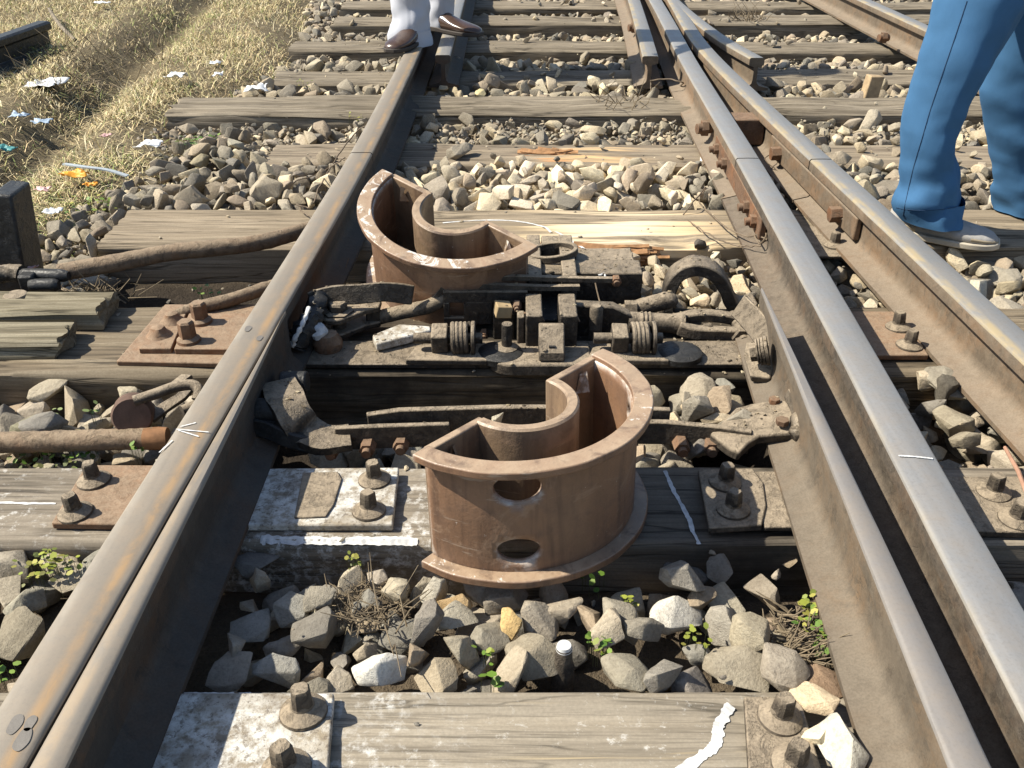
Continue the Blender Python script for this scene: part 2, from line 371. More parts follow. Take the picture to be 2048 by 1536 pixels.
def tag(o, label, cat, group=None, kind=None):
    if label and len(label.split()) > 16: print('LONG', label)
    if label: o['label'] = label
    if cat: o['category'] = cat
    if group: o['group'] = group
    if kind: o['kind'] = kind
    return o
def root(name, loc, label, cat, group=None):
    o = bpy.data.objects.new(name, None); col.objects.link(o); o.location = loc; o.empty_display_size = .05
    return tag(o, label, cat, group)
def lerp(a, b, t): return a+(b-a)*t
def interp(tab, y):
    if y <= tab[0][0]: (y0, v0), (y1, v1) = tab[0], tab[1]
    elif y >= tab[-1][0]: (y0, v0), (y1, v1) = tab[-2], tab[-1]
    else:
        for k in range(len(tab)-1):
            if tab[k][0] <= y <= tab[k+1][0]: (y0, v0), (y1, v1) = tab[k], tab[k+1]; break
    return v0+(v1-v0)*(y-y0)/(y1-y0)
def fitline(pts, deg=2):
    y = np.array([p[1] for p in pts]); x = np.array([p[0] for p in pts]); c = np.polyfit(y, x, deg); return lambda yy: float(np.polyval(c, yy))
# ------------------------------------------------------------------ rails
def smooth_tab(tab, wdt=.45):
    y = np.arange(-1, 12, .02); x = np.array([interp(tab, v) for v in y]); k = int(wdt/.02); ker = np.ones(k)/k
    for _ in range(2):
        e = np.concatenate([x[0]+(x[1]-x[0])*np.arange(-k, 0), x, x[-1]+(x[-1]-x[-2])*np.arange(1, k+1)])
        x = np.convolve(e, ker, 'same')[k:-k]
    return lambda v: float(np.interp(v, y, x))
LL = smooth_tab([(.2, -.552), (.66, -.535), (1.2, -.509), (1.67, -.485), (2.08, -.4655), (2.52, -.448), (3.66, -.430), (9, -.39)])
R3 = smooth_tab([(.3, .511), (.64, .528), (.89, .540), (1.19, .557), (1.43, .569), (1.64, .579), (1.91, .591), (2.48, .612), (3.68, .645), (4.46, .682), (5.07, .704), (9, .86)])
R5 = smooth_tab([(.6, .945), (1.0, .922), (1.42, .897), (2.01, .867), (2.47, .840), (3.2, .800), (3.8, .778), (4.1, .780), (4.46, .798), (5.07, .830), (9, 1.03)])
BLh = smooth_tab([(.2, -.438), (.66, -.435), (.9, -.432), (1.2, -.4265), (1.4, -.4265), (1.6, -.427)], .3)
BRh = smooth_tab([(.3, .412), (.573, .428), (.9, .447), (1.2, .464), (1.5, .483), (1.66, .492)], .3)
BRw = smooth_tab([(.3, .052), (.573, .043), (.9, .034), (1.2, .024), (1.45, .014), (1.66, .004)], .3)
WL = smooth_tab([(3.7, .538), (4.2, .572), (5.07, .627), (9, .80)], .3)
WR = smooth_tab([(3.7, .955), (4.07, .890), (4.6, .85), (5.07, .83), (6, .83)], .3)
R6 = smooth_tab([(1, 2.02), (3, 1.905), (4.27, 1.845), (5.07, 1.81), (9, 1.66)])
CK = smooth_tab([(3.7, -.272), (6, -.272), (9, -.25)])
ZF, ZT = .010, .135
def rail_mesh(y0, y1, f, step=.04):
    n = max(2, int((y1-y0)/step)+1); m = MB(); m.uv = []; rings = []
    for k in range(n):
        y = y0+(y1-y0)*k/(n-1); q = f(y); hl, hr, wl, wr, fl, fr, zt = q
        wd = hr-hl; e = min(.0055, wd*.2); e2 = min(.0016, wd*.06); j = lambda s: .0007*noise.noise(Vector((y*9, s*3.1, hl)))
        zu = zt-.028; za = zt-.036
        P = [(fl, ZF), (fl+j(1), ZF+.009), (wl-.012, ZF+.018), (wl-.003, ZF+.027), (wl, ZF+.04), (wl, za), (hl, zu), (hl+j(2), zt-.006), (hl+e2, zt-.0028), (hl+e, zt-.0004), ((hl+hr)/2, zt+j(3)*.6), (hr-e, zt-.0004), (hr-e2, zt-.0028), (hr+j(4), zt-.006), (hr, zu), (wr, za), (wr, ZF+.04), (wr+.003, ZF+.027), (wr+.012, ZF+.018), (fr+j(5), ZF+.009), (fr, ZF)]
        rings.append([(x, y, z) for x, z in P])
        m.uv += [((x-hl)/max(wd, .001), y) for x, z in P]
    np_ = len(rings[0]); m.loft(rings)
    for i, fc in enumerate(m.f[:-2]):
        a = min(v % np_ for v in fc); b = max(v % np_ for v in fc)
        if b-a == 1 and 7 <= a <= 12: m.mi[i] = 1
    return m
def std(c, w=.063, foot=.058, zt=ZT):
    return lambda y: (c(y), c(y)+w, c(y)+w/2-.008, c(y)+w/2+.008, c(y)+w/2-foot, c(y)+w/2+foot, zt)
def ctr(c, w=.063, foot=.058, zt=ZT):
    g = lambda y: c(y)-w/2
    return std(g, w, foot, zt)
def rail(name, y0, y1, f, mats, label, cat='rail', group='steel rails of the turnout'):
    m = rail_mesh(y0, y1, f); yc = (y0+y1)/2; q = f(yc)
    o = m.build(name, mats, None, offs=((q[0]+q[1])/2, yc, 0), smooth=32)
    return tag(o, label, cat, group)
def stockL(y): return std(LL)(y)
rail_ln = rail('stock_rail', .22, 2.520, std(LL), [RUST_SHADED, STEEL_RUSTY], 'rust streaked left stock rail with white scratch marks on its head')
rail('running_rail', 2.526, 8.6, std(LL), [RUST_SHADED, STEEL_RUSTY], 'left running rail beyond the joint, with a brown shoe standing on it')
def fBL(y):
    hl = LL(y)+.063+.0025; hr = max(BLh(y), hl+.0015); wd = hr-hl
    return (hl, hr, hl+.001, hl+wd*.55+.0005, hl+.0005, hr+.032*min(1, (1.72-y)/.35+.15), .1335)
rail('switch_blade', .22, 1.555, fBL, [RUST_SHADED, STEEL_LEFT], 'tapered switch blade pressed shut against the rust streaked stock rail', 'switch blade', 'switch blades')
rail_rn = rail('stock_rail', .22, 2.470, std(R3, .066), [RUST_GAP_SHADE, STEEL_BRIGHT], 'bright polished stock rail with one thin white chalk line across its head', 'rail')
rail('running_rail', 2.476, 8.6, std(R3, .066), [RUST_SIDE, STEEL_BRIGHT], 'polished rail beyond the joint that runs as left rail into the crossing nose', 'rail')
def fBR(y):
    hl = BRh(y); hr = hl+BRw(y); return (hl, hr, hl+BRw(y)*.35, hr-.0005, hl-.036, hr+.004, .132)
rail('switch_blade', .22, 1.66, fBR, [BLADE_SIDE, STEEL_BLADE], 'open switch blade with a dark gap between it and the bright stock rail', 'switch blade', 'switch blades')
rail('running_rail', .95, 2.462, ctr(R5, .063), [RUST_SIDE, STEEL_TAN], 'tan edged branch rail beside the pale shoe, nearer side of its joint', 'rail')
rail('running_rail', 2.468, 8.6, ctr(R5, .063), [RUST_SIDE, STEEL_TAN], 'branch rail beyond the joint that closes in on the polished rail at the crossing', 'rail')
rail('wing_rail', 3.75, 8.6, ctr(WL), [RUST_SIDE, STEEL_TAN], 'left wing rail of the crossing with a cut end between the running rails', 'wing rail', 'wing rails of the crossing')
rail('wing_rail', 3.72, 6.2, ctr(WR, .058), [RUST_SIDE, STEEL_TAN], 'right wing rail of the crossing, its cut end facing the ballast', 'wing rail', 'wing rails of the crossing')
rail('running_rail', 1.2, 8.6, ctr(R6, .066), [RUST_SIDE, STEEL_TAN], 'far rail of the branch track behind the person in blue trousers', 'rail')
rail('check_rail', 3.77, 7.2, ctr(CK, .060), [RUST_SHADED, STEEL_TAN], 'short check rail end beside the left rail, under the toe of a brown shoe', 'check rail')

TREES = {}
def decal(pts, wdt, z, name, parent, mat=CHALK, seed=1):
    bv = TREES.get(parent.name)
    if bv: return decal_on(pts, wdt, name, parent, mat, seed, bv)
    m = MB(); k = len(pts); ed = []
    for i, p in enumerate(pts):
        t = Vector((pts[min(i+1, k-1)][0]-pts[max(i-1, 0)][0], pts[min(i+1, k-1)][1]-pts[max(i-1, 0)][1], 0)).normalized(); s = Vector((-t.y, t.x, 0))
        ww = wdt*(.75+.5*noise.noise(Vector((i*.8, seed, 0)))+ .25*noise.noise(Vector((i*3.3, seed, 5))))
        if i in (0, k-1): ww *= .4
        ed.append((Vector((p[0], p[1], z))+s*ww/2, Vector((p[0], p[1], z))-s*ww/2))
    vs = [q for e in ed for q in e]; m.add(vs, [(2*i, 2*i+1, 2*i+3, 2*i+2) for i in range(k-1)])
    o = m.build(name, mat, parent); return o
def decal_on(pts, wdt, name, parent, mat, seed, bv):
    pts = dense([Vector(p) for p in pts], len(pts)*3); k = len(pts); m = MB(); lo = Vector(parent.location); rows = []
    for i, p in enumerate(pts):
        a, b = pts[max(i-6, 0)], pts[min(i+6, k-1)]; t = Vector((b[0]-a[0], b[1]-a[1], 0)).normalized(); s = Vector((-t.y, t.x, 0))
        ww = wdt*(1+.35*noise.noise(Vector((i*.12, seed, 0)))); off = wdt*.18*noise.noise(Vector((i*.2, seed, 7)))
        if i in (0, k-1): ww *= .5
        for u in (-.5, -.2, .2, .5):
            e = 1+(.45*noise.noise(Vector((i*.07, seed, u*5)))+.10*noise.noise(Vector((i*.4, seed, u*9))) if abs(u) == .5 else 0)
            q = Vector((p[0], p[1], 0))+s*(ww*u*e+off); h = bv.ray_cast(Vector((q.x-lo.x, q.y-lo.y, .2)), Vector((0, 0, -1)))[0]
            m.v.append((q.x, q.y, (h.z if h else 0)+lo.z+.0009))
    zz = [v[2] for v in m.v]
    for i in range(k):
        for j in range(4): v = m.v[i*4+j]; m.v[i*4+j] = (v[0], v[1], max(zz[q*4+j] for q in range(max(0, i-3), min(k, i+4))))
    for i in range(k-1):
        for j in range(3):
            m.f.append((i*4+j, i*4+j+1, (i+1)*4+j+1, (i+1)*4+j))
    m.mi = [0]*len(m.f)
    return m.build(name, mat, parent)
def dense(pts, n=24):
    P = [Vector(p) for p in pts]; out = []
    for i in range(n+1):
        t = i/n*(len(P)-1); k = min(int(t), len(P)-2); f = t-k
        p0, p1, p2, p3 = P[max(k-1, 0)], P[k], P[k+1], P[min(k+2, len(P)-1)]
        out.append(.5*((2*p1)+(p2-p0)*f+(2*p0-5*p1+4*p2-p3)*f*f+(3*p1-p0-3*p2+p3)*f**3))
    return out
ZR = ZT+.0016
decal(dense([at(1797, 911, ZR), at(1830, 913, ZR), at(1866, 917, ZR)]), .0045, ZR, 'chalk_line', rail_rn)
for k, (a, b) in enumerate([((352, 858), (418, 864)), ((356, 860), (398, 873)), ((360, 853), (392, 845)), ((318, 905), (345, 880))]):
    decal(dense([at(*a, ZR), at(*b, ZR)], 10), .0032, ZR, 'paint_scratch', rail_ln, seed=k)
def spot(px, py, r, par, z=ZT+.0008):
    c = at(px, py, z); m = MB(); n = 30
    ring = [(c.x+r*.75*math.cos(2*math.pi*i/n)*(1+.08*math.sin(i*.6+r*900)), c.y+r*1.5*math.sin(2*math.pi*i/n)*(1+.08*math.cos(i*.45)), z) for i in range(n)]
    m.add(ring, [tuple(range(n))]); m.build('grease_spot', DARKSPOT, par)
for a in [(519, 676, .007), (496, 657, .008), (45, 1478, .010), (30, 1448, .009), (60, 1446, .007)]: spot(*a, rail_ln)

# ------------------------------------------------------------------ sleepers
def sleeper(y0, y1, x0, x1, mat, label, zt=0.0, th=.125, rot=0.0, wear=1.0, seed=0, res=.014, name='sleeper', group='timber sleepers under the rails', cat='sleeper', dips=()):
    wy = y1-y0; h2 = wy/2; nt_ = max(10, int(wy/.0065)); ns = 11
    per = []
    rad = .010*wear
    for i in range(nt_+1): per.append((-h2+wy*i/nt_, 0.0, 0, 1))
    for i in range(1, ns+1): per.append((h2, -th*i/ns, 1, 0))
    for i in range(1, 4): per.append((h2-wy*i/4, -th, 0, -1))
    for i in range(0, ns): per.append((-h2, -th+th*i/ns, -1, 0))
    L = x1-x0; nx = int(L/res)+1; m = MB(); rings = []
    for k in range(nx+1):
        x = x0+L*k/nx; ring = []
        for q, (py_, pz, ny, nz) in enumerate(per):
            s = py_*1.0+pz*.9+(7 if ny else 0)
            ex = 0
            if k in (0, nx): ex = .012*wear*noise.noise(Vector((py_*40, pz*40, seed+x)))
            v1 = noise.noise(Vector((x*2.2+seed*5.3, s*34, seed)))
            v2 = noise.noise(Vector((x*5.0+seed, s*95, seed+9)))
            v3 = noise.noise(Vector((x*3.3+seed*2, py_*5+pz*7, seed+31)))
            cr = max(0, -.22-noise.noise(Vector((x*1.1+seed*3, s*22, seed+17))))
            dsp = wear*(.0022*v1+.0012*v2+.0045*v3-.022*cr)
            yy, zz = py_, pz
            # rounded arrises
            de = min(abs(py_-h2), abs(py_+h2)) if nz == 1 else 1
            if nz == 1 and de < rad: dsp -= (rad-de)**2/rad*.55*(1+.8*v3)
            if ny and -pz < rad: dsp -= (rad+pz)**2/rad*.35
            for (dx, dy_, dr, dd) in dips:
                q2 = ((x-dx)/dr)**2+((py_-dy_)/dr*1.6)**2
                if q2 < 1 and nz == 1: dsp -= dd*(1-q2)
            ring.append(Vector((x+ex, yy+ny*dsp, zz+nz*dsp)))
        rings.append(ring)
    m.loft(rings, caps=False)
    n = len(per)
    for k, sg in ((0, 1), (nx, -1)):
        c = sum(rings[k], Vector())/n; b = len(m.v); m.v.append(tuple(c))
        for i in range(n):
            f = (k*n+i, k*n+(i+1) % n, b); m.f.append(f if sg < 0 else f[::-1]); m.mi.append(0)
    o = m.build(name, mat, None, smooth=55); TREES[o.name] = BVHTree.FromPolygons([Vector(v) for v in m.v], m.f); o.location = (0, (y0+y1)/2, zt); o.rotation_euler = (0, 0, rot)
    return tag(o, label, cat, group)
S1 = sleeper(.565, .782, -.95, 1.15, WOOD_NEAR, 'nearest pale timber sleeper with white splashes and a thick white paint stroke', seed=1, res=.009, wear=.8)
S2 = sleeper(1.055, 1.249, -1.15, 1.35, WOOD_PAINT, 'sleeper with a white splashed plate, in front of which the nearer brown casing stands', seed=2, res=.010, wear=.9)
S3 = sleeper(1.555, 1.845, -1.25, 1.40, WOOD_OILY, 'broad oil stained timber sleeper under the point lock', seed=3, wear=1.5, th=.15, res=.011)
S4 = sleeper(2.185, 2.445, -1.055, 1.70, WOOD_PALE, 'pale sleeper with splintered orange front edge behind the point lock, chalk arc on its top', seed=4, wear=1.0, dips=[(.42, -.11, .10, .022)])
S5 = sleeper(2.853, 3.075, -.79, 1.75, WOOD_FIVE, 'sleeper with split orange wood, second beyond the point lock', seed=5, wear=1.2, dips=[(.10, .02, .09, .014)], rot=R(-.5), zt=-.006)
S6 = sleeper(3.36, 3.600, -1.25, 1.85, WOOD_GREY, 'gnarled grey sleeper with deeply furrowed left end, third beyond the point lock', seed=6, wear=2.6, zt=.022)
S7 = sleeper(3.92, 4.150, -1.00, 1.85, WOOD_GREY, 'grey sleeper just in front of the brown shoes, in the shadow of the person', seed=7, wear=2.2, rot=R(.5), zt=-.006)
sleeper(4.58, 4.80, -1.07, 2.9, WOOD_GREY, 'grey sleeper just behind the brown shoes', seed=8, wear=2.0, rot=R(-.7), zt=-.012)
sleeper(5.17, 5.40, -.95, 2.95, WOOD_GREY, 'second sleeper behind the brown shoes', seed=9, wear=2.2, res=.016, rot=R(.8), zt=.004)
sleeper(5.74, 5.96, -1.0, 3.0, WOOD_GREY, 'sleeper at the far end of the view, third behind the brown shoes', seed=10, wear=2.2, res=.02, rot=R(-.5), zt=-.008)
sleeper(6.35, 6.57, -1.0, 3.0, WOOD_GREY, 'fourth sleeper behind the brown shoes', seed=11, wear=1.6, res=.03)
PL1 = sleeper(1.725, 1.835, -1.75, -.868, WOOD_MOSS, 'loose mossy plank end lying on the oily sleeper, the farther of two', zt=.048, th=.045, seed=12, wear=1.6, name='loose_plank', group='loose planks on the sleeper end', cat='plank', res=.01)
PL2 = sleeper(1.615, 1.722, -1.75, -.905, WOOD_MOSS, 'loose mossy plank end lying on the oily sleeper, the nearer of two', zt=.040, th=.038, seed=13, wear=1.8, name='loose_plank', group='loose planks on the sleeper end', cat='plank', res=.01, rot=R(.6))

FRESH = plain('splintered_fresh_wood', (.50, .275, .13), .9, 40, .55, .5)
def splinters(par, n, x0, x1, y, z0, z1, L, seed):
    rg = random.Random(seed); m = MB()
    for k in range(n):
        x = rg.uniform(x0, x1); l = L*rg.uniform(.4, 1.2); yy = y+rg.uniform(-.010, .006); z = rg.uniform(z0, z1); t = rg.uniform(.002, .006)
        p = [Vector((x-l/2, yy+.004, z+rg.uniform(-.006, .006))), Vector((x, yy-.003, z)), Vector((x+l/2, yy+rg.uniform(-.012, .008), z+rg.uniform(-.010, .008)))]
        m.strip(dense(p, 8), t*2.2, t, side=(0, .7, .7))
    m.build('splintered_edge', FRESH, par)
splinters(S4, 60, .10, .33, 2.186, -.055, .001, .14, 3)
splinters(S5, 16, .06, .17, 2.96, .001, .006, .09, 5)
ZP = .0062
decal(dense([at(1330, 938, ZP), at(1352, 985, ZP), at(1378, 1030, ZP), at(1399, 1083, ZP)], 34), .0065, ZP, 'chalk_line', S2, seed=3)
decal(dense([at(-30, 1000, ZP), at(40, 1002, ZP), at(110, 1003, ZP)], 20), .005, ZP, 'chalk_line', S2, seed=8)
decal(dense([at(1462, 1402, ZP), at(1440, 1440, ZP), at(1432, 1480, ZP), at(1395, 1515, ZP), at(1330, 1560, ZP)], 40), .0125, ZP, 'paint_stroke', S1, seed=4)
decal(dense([at(345, 1378, ZP), at(420, 1379, ZP), at(500, 1380, ZP)], 20), .006, ZP, 'paint_stroke', S1, seed=6)
decal(dense([at(520, 1074, ZP), at(620, 1076, ZP), at(720, 1077, ZP), at(835, 1078, ZP)], 40), .016, ZP, 'paint_stroke', S2, seed=11)
decal(dense([at(885, 441, ZP), at(960, 436, ZP), at(1040, 440, ZP), at(1110, 458, ZP), at(1172, 496, ZP)], 40), .0065, ZP, 'chalk_arc', S4, seed=5)

# ------------------------------------------------------------------ tie plates with coach screws
def screw_mb(m, x, y, z, s=1.0, ang=.3, lean=(0, 0)):
    t = MB(); t.lathe([(.034, 0), (.033, .004), (.026, .009), (.017, .014), (.0135, .022)], n=22)
    q = []
    for zz, r in ((.018, .0165), (.042, .0150), (.046, .0125)):
        q.append([Vector((r*math.cos(ang+math.pi/4+i*math.pi/2+o_), r*math.sin(ang+math.pi/4+i*math.pi/2+o_), zz)) for i in range(4) for o_ in (-.25, .25)])
    t.loft(q)
    M = Matrix.Rotation(lean[0], 3, 'X') @ Matrix.Rotation(lean[1], 3, 'Y')
    b = len(m.v)
    m.v += [tuple(M @ (Vector(v)*s)+Vector((x, y, z))) for v in t.v]; m.f += [tuple(b+i for i in f) for f in t.f]; m.mi += [0]*len(t.f)
    return m
def plate(name, poly, z0, z1, mat, label, screws, smat=IRON_BROWN, group='plates screwed to the sleepers', scale=.78, name_s='coach_screw'):
    c = sum((Vector(p) for p in poly), Vector())/len(poly)
    r = root(name, (c.x, c.y, z0), label, 'tie plate', group)
    m = MB().prism([(p.x, p.y) for p in poly], z0, z1); m.build('plate_body', mat, r, bevel=.0025)
    for k, (px, py) in enumerate(screws):
        p = at(px, py, z1); screw_mb(MB(), p.x, p.y, z1, scale, ang=.3+k*.5, lean=(rnd.uniform(-.06, .06), rnd.uniform(-.06, .06))).build(name_s, smat, r, bevel=0)
    return r
def pp(z, *pts): return [at(a, b, z) for a, b in pts]
plate('tie_plate', pp(.016, (172, 929), (102, 1046), (330, 1050), (380, 930)), .004, .016, IRON_RUST, 'rusty plate with two coach screws outside the left rail', [(188, 962), (151, 1026)], IRON_DUST)
plate('tie_plate', pp(.016, (470, 937), (798, 934), (785, 1050), (430, 1050)), .004, .016, PLATE_WHITE, 'white splashed plate with two coach screws left of the nearer casing', [(749, 960), (738, 1022)], IRON_DUST)
plate('tie_plate', pp(.018, (606, 946), (676, 944), (684, 958), (668, 1010), (652, 1034), (588, 1036)), .0162, .0195, IRON_DUST, 'thin bare brown pad lying on the white splashed plate in front of the stretcher bar', [], IRON_DUST)
plate('tie_plate', pp(.016, (250, 1385), (668, 1385), (652, 1590), (150, 1590)), .004, .016, PLATE_WHITE, 'white splashed plate with two coach screws on the nearest sleeper', [(607, 1424), (572, 1540)], IRON_DUST, scale=.85)
plate('tie_plate', pp(.016, (1396, 938), (1505, 936), (1527, 965), (1533, 1010), (1524, 1050), (1418, 1056)), .004, .016, IRON_DUST, 'round ended dark plate with two coach screws right of the nearer casing', [(1450, 966), (1466, 1020)], IRON_GREASE)
plate('tie_plate', pp(.016, (1500, 938), (1640, 938), (1690, 1048), (1530, 1050)), .003, .012, IRON_DUST, 'dusty flat slide plate under the right blade on the shaded sleeper', [])
plate('tie_plate', pp(.014, (1488, 1392), (1600, 1392), (1660, 1590), (1500, 1590)), .004, .014, IRON_DUST, 'plate with two worn round screws at the right end of the nearest sleeper', [(1560, 1436), (1590, 1530)], IRON_DUST, scale=.8)
plate('tie_plate', pp(.016, (1885, 952), (2120, 952), (2180, 1066), (1940, 1062)), .004, .016, IRON_DUST, 'dusty plate with two coach screws between the bright rail and the branch rail', [(1987, 985), (2032, 1040)], IRON_DUST)
plate('tie_plate', pp(.016, (1640, 622), (1800, 622), (1858, 710), (1690, 710)), .004, .016, IRON_RUST, 'dusty plate between the two right hand rails level with the point lock', [(1796, 655), (1818, 692)], IRON_DUST)
plate('tie_plate', pp(.012, (1600, 452), (1712, 452), (1745, 512), (1630, 512)), .004, .012, IRON_DUST, 'small plate with a single screw between the two right hand rails', [(1668, 492)], IRON_DUST)
p2 = plate('tie_plate', pp(.014, (330, 608), (620, 608), (520, 728), (232, 722)), .003, .014, IRON_RUST, 'large rust brown double plate with four bolts outside the left rail', [], IRON_RUST)
m = MB().prism([(p.x, p.y) for p in pp(.026, (345, 627), (372, 627), (342, 697), (277, 697))], .014, .026)
m.build('upper_plate', IRON_RUST, p2, bevel=.002)
m = MB().prism([(p.x, p.y) for p in pp(.026, (378, 627), (600, 627), (540, 700), (348, 698))], .014, .027)
m.build('upper_plate', IRON_RUST, p2, bevel=.002)
for (px, py, sc_) in ((378, 682, 1.0), (402, 644, .95)):
    p = at(px, py, .027); m = MB(); m.lathe([(.024, 0), (.023, .006), (.017, .011), (.015, .012)], (p.x, p.y, p.z), 18)
    m.add(*(lambda q: (q.v, q.f))(MB().loft([[Vector((p.x+r*math.cos(i*math.pi/3+.2), p.y+r*math.sin(i*math.pi/3+.2), p.z+z)) for i in range(6)] for z, r in ((.010, .017), (.042, .0165), (.046, .013))])))
    m.build('hex_bolt', IRON_RUST, p2)
for (px, py) in ((345, 642), (318, 670)):
    p = at(px, py, .026); m = MB(); n = 12
    m.lathe([(.026, 0), (.020, .006), (.015, .013), (.013, .018), (.004, .021)], (p.x, p.y, p.z), n)
    m.v = [tuple(Vector(v)+Vector((.003*noise.noise(Vector(v)*120), .003*noise.noise(Vector(v)*130+Vector((5, 0, 0))), 0))) for v in m.v]
    m.build('worn_bolt', IRON_RUST, p2)
# ------------------------------------------------------------------ half ring castings
def casing(label, C, nrm, rz, Rr, H, mats, arc=(-176, -4), front=True):
    outer, inner = mats
    r = root('half_ring_casting', C, label, 'half casing', 'brown half ring castings')
    n = Vector(nrm).normalized()
    r.rotation_euler = (Vector((0, 0, 1)).rotation_difference(n).to_matrix() @ Matrix.Rotation(rz, 3, 'Z')).to_euler()
    r.location = C
    rw = Rr*.898; th = .011; a0, a1 = R(arc[0]), R(arc[1])
    loc = Vector(C)
    def B(m, *a, **k):
        m.v = [tuple(Vector(v)+loc) for v in m.v]; return m.build(*a, **k)
    # outer wall with holes
    holes = [(R(-90-45), .046, .031, .0215), (R(-90-45), H-.034, .034, .024), (R(-90+45), .046, .031, .0215), (R(-90+45), H-.036, .018, .014)]
    if not front: holes = []
    pts, edges = [], []
    na, nz = 100, 12
    def rectpt(u, v): return Vector((a0*rw+(a1-a0)*rw*u, v*H))
    bd = [rectpt(i/na, 0) for i in range(na)]+[rectpt(1, j/nz) for j in range(nz)]+[rectpt(1-i/na, 1) for i in range(na)]+[rectpt(0, 1-j/nz) for j in range(nz)]
    pts += bd; edges += [(i, (i+1) % len(bd)) for i in range(len(bd))]
    for (ha, hz, rx, rz_) in holes:
        b = len(pts); k = 30
        pts += [Vector((ha*rw+rx*math.cos(2*math.pi*i/k), hz+rz_*math.sin(2*math.pi*i/k))) for i in range(k)]
        edges += [(b+i, b+(i+1) % k) for i in range(k)]
    for i in range(1, na):
        for j in range(1, nz):
            p = rectpt(i/na, j/nz)
            if all(((p.x-ha*rw)/(rx+.004))**2+((p.y-hz)/(rz_+.004))**2 > 1 for ha, hz, rx, rz_ in holes): pts.append(p)
    V, E_, Fc = geometry.delaunay_2d_cdt(pts, edges, [], 1, 1e-6)[:3]
    keep = []
    for f in Fc:
        c = sum((V[i] for i in f), Vector((0, 0)))/len(f)
        if all(((c.x-ha*rw)/rx)**2+((c.y-hz)/rz_)**2 > 1 for ha, hz, rx, rz_ in holes): keep.append(f)
    m = MB(); m.add([(rw*math.cos(v.x/rw), rw*math.sin(v.x/rw), v.y) for v in V], keep)
    o = B(m, 'outer_wall', outer, r, smooth=50)
    s = o.modifiers.new('thickness', 'SOLIDIFY'); s.thickness = th; s.offset = -1
    # orient normals outwards so that the thickness goes inwards
    if o.data.polygons[0].normal.dot(Vector((o.data.vertices[o.data.polygons[0].vertices[0]].co.x, o.data.vertices[o.data.polygons[0].vertices[0]].co.y, 0))) < 0: s.offset = 1
    def arcband(r0, r1, z0, z1, b0, b1, k=72, lip=0.0):
        m = MB(); rings = []
        for i in range(k+1):
            a = b0+(b1-b0)*i/k; w_ = .0014*noise.noise(Vector((a*5, r1*40, z1*30))); c, s_ = math.cos(a), math.sin(a)
            rings.append([Vector((rr*c, rr*s_, zz)) for rr, zz in ((r0, z0), (r1+w_, z0), (r1+w_, z1-lip), (r1+w_-.004, z1), (r0, z1))])
        return m.loft(rings)
    B(arcband(rw-.009, Rr, H-.004, H+.008, a0-R(1), a1+R(2)), 'top_flange', outer, r, bevel=.002, smooth=40)
    B(arcband(rw-.004, Rr, -.003, .010, a0-R(1), a1+R(1)), 'bottom_flange', outer, r, bevel=.002, smooth=40)
    # inner half cylinder
    ri, ro, oy = Rr*.335, Rr*.42, -.012
    m = MB(); rings = []
    for i in range(49):
        a = R(-180)+R(180)*i/48; c, s_ = math.cos(a), math.sin(a)
        rings.append([Vector((rr*c, oy+rr*s_*1.06, zz)) for rr, zz in ((ri, .006), (ro, .006), (ro, H+.002), (ro-.003, H+.005), (ri+.003, H+.005), (ri, H+.002))])
    m.loft(rings); B(m, 'inner_sleeve', inner, r, smooth=40, bevel=0)
    xw = math.sqrt((rw-.004)**2-oy**2)
    for sx in (-1, 1):
        m = MB()
        x0, x1 = sx*(ri+.002), sx*(xw-.002)
        m.box(min(x0, x1), max(x0, x1), oy-.004, oy+.010, .004, H+.003)
        B(m, 'side_web', inner, r, bevel=.0025)
        m = MB(); xs = sx*lerp(ro, rw, .55); t = .012
        m.add([(xs-.014, oy-.005, H-.040), (xs+.014, oy-.005, H-.040), (xs, oy-.022, H-.036), (xs+.004*sx, oy-.012, H-.004), (xs-.006*sx, oy-.006, H-.008)], [(0, 1, 2), (0, 2, 3, 4), (2, 1, 3), (1, 0, 4, 3)])
        B(m, 'lug', inner, r)
    return r
casing('brown half ring casting upright in the foreground, two oval holes in its outer wall', (.004, 1.150, .0085), (-.020, .046, 1), R(47), .2075, .182, (CASING_A, CASING_IN))
casing('scuffed brown half ring casting tilted beside the left rail behind the lock, rim scratched white', (-.1150, 1.9535, .0255), (.0156, -.2694, 1), R(-38.6), .2201, .191, (CASING_B, CASING_IN), front=False)

# ------------------------------------------------------------------ facing point lock
lock = root('point_lock', (.06, 1.72, 0), 'greasy iron point lock block with upright lugs in the middle of the oily sleeper', 'point lock')
def X(px, py, z): return at(px, py, z).x
def xY(px, py, Y): return atY(px, py, Y).x
def rough(m, a=.0015, f=60):
    m.v = [tuple(Vector(v)+Vector((noise.noise(Vector(v)*f), noise.noise(Vector(v)*f+Vector((7, 0, 0))), noise.noise(Vector(v)*f+Vector((0, 9, 0)))))*a) for v in m.v]; return m
def gbox(x0, x1, y0, y1, z0, z1, d=.02):   # box with gridded faces so that it can be roughened
    bm = bmesh.new(); bmesh.ops.create_cube(bm, size=1)
    n = lambda a: max(1, int(abs(a)/d))
    bmesh.ops.subdivide_edges(bm, edges=bm.edges[:], cuts=min(10, max(2, n(max(x1-x0, y1-y0, z1-z0)))), use_grid_fill=True)
    m = MB(); bm.verts.ensure_lookup_table()
    m.add([((x0+x1)/2+v.co.x*(x1-x0), (y0+y1)/2+v.co.y*(y1-y0), (z0+z1)/2+v.co.z*(z1-z0)) for v in bm.verts], [tuple(v.index for v in f.verts) for f in bm.faces]); bm.free(); return m
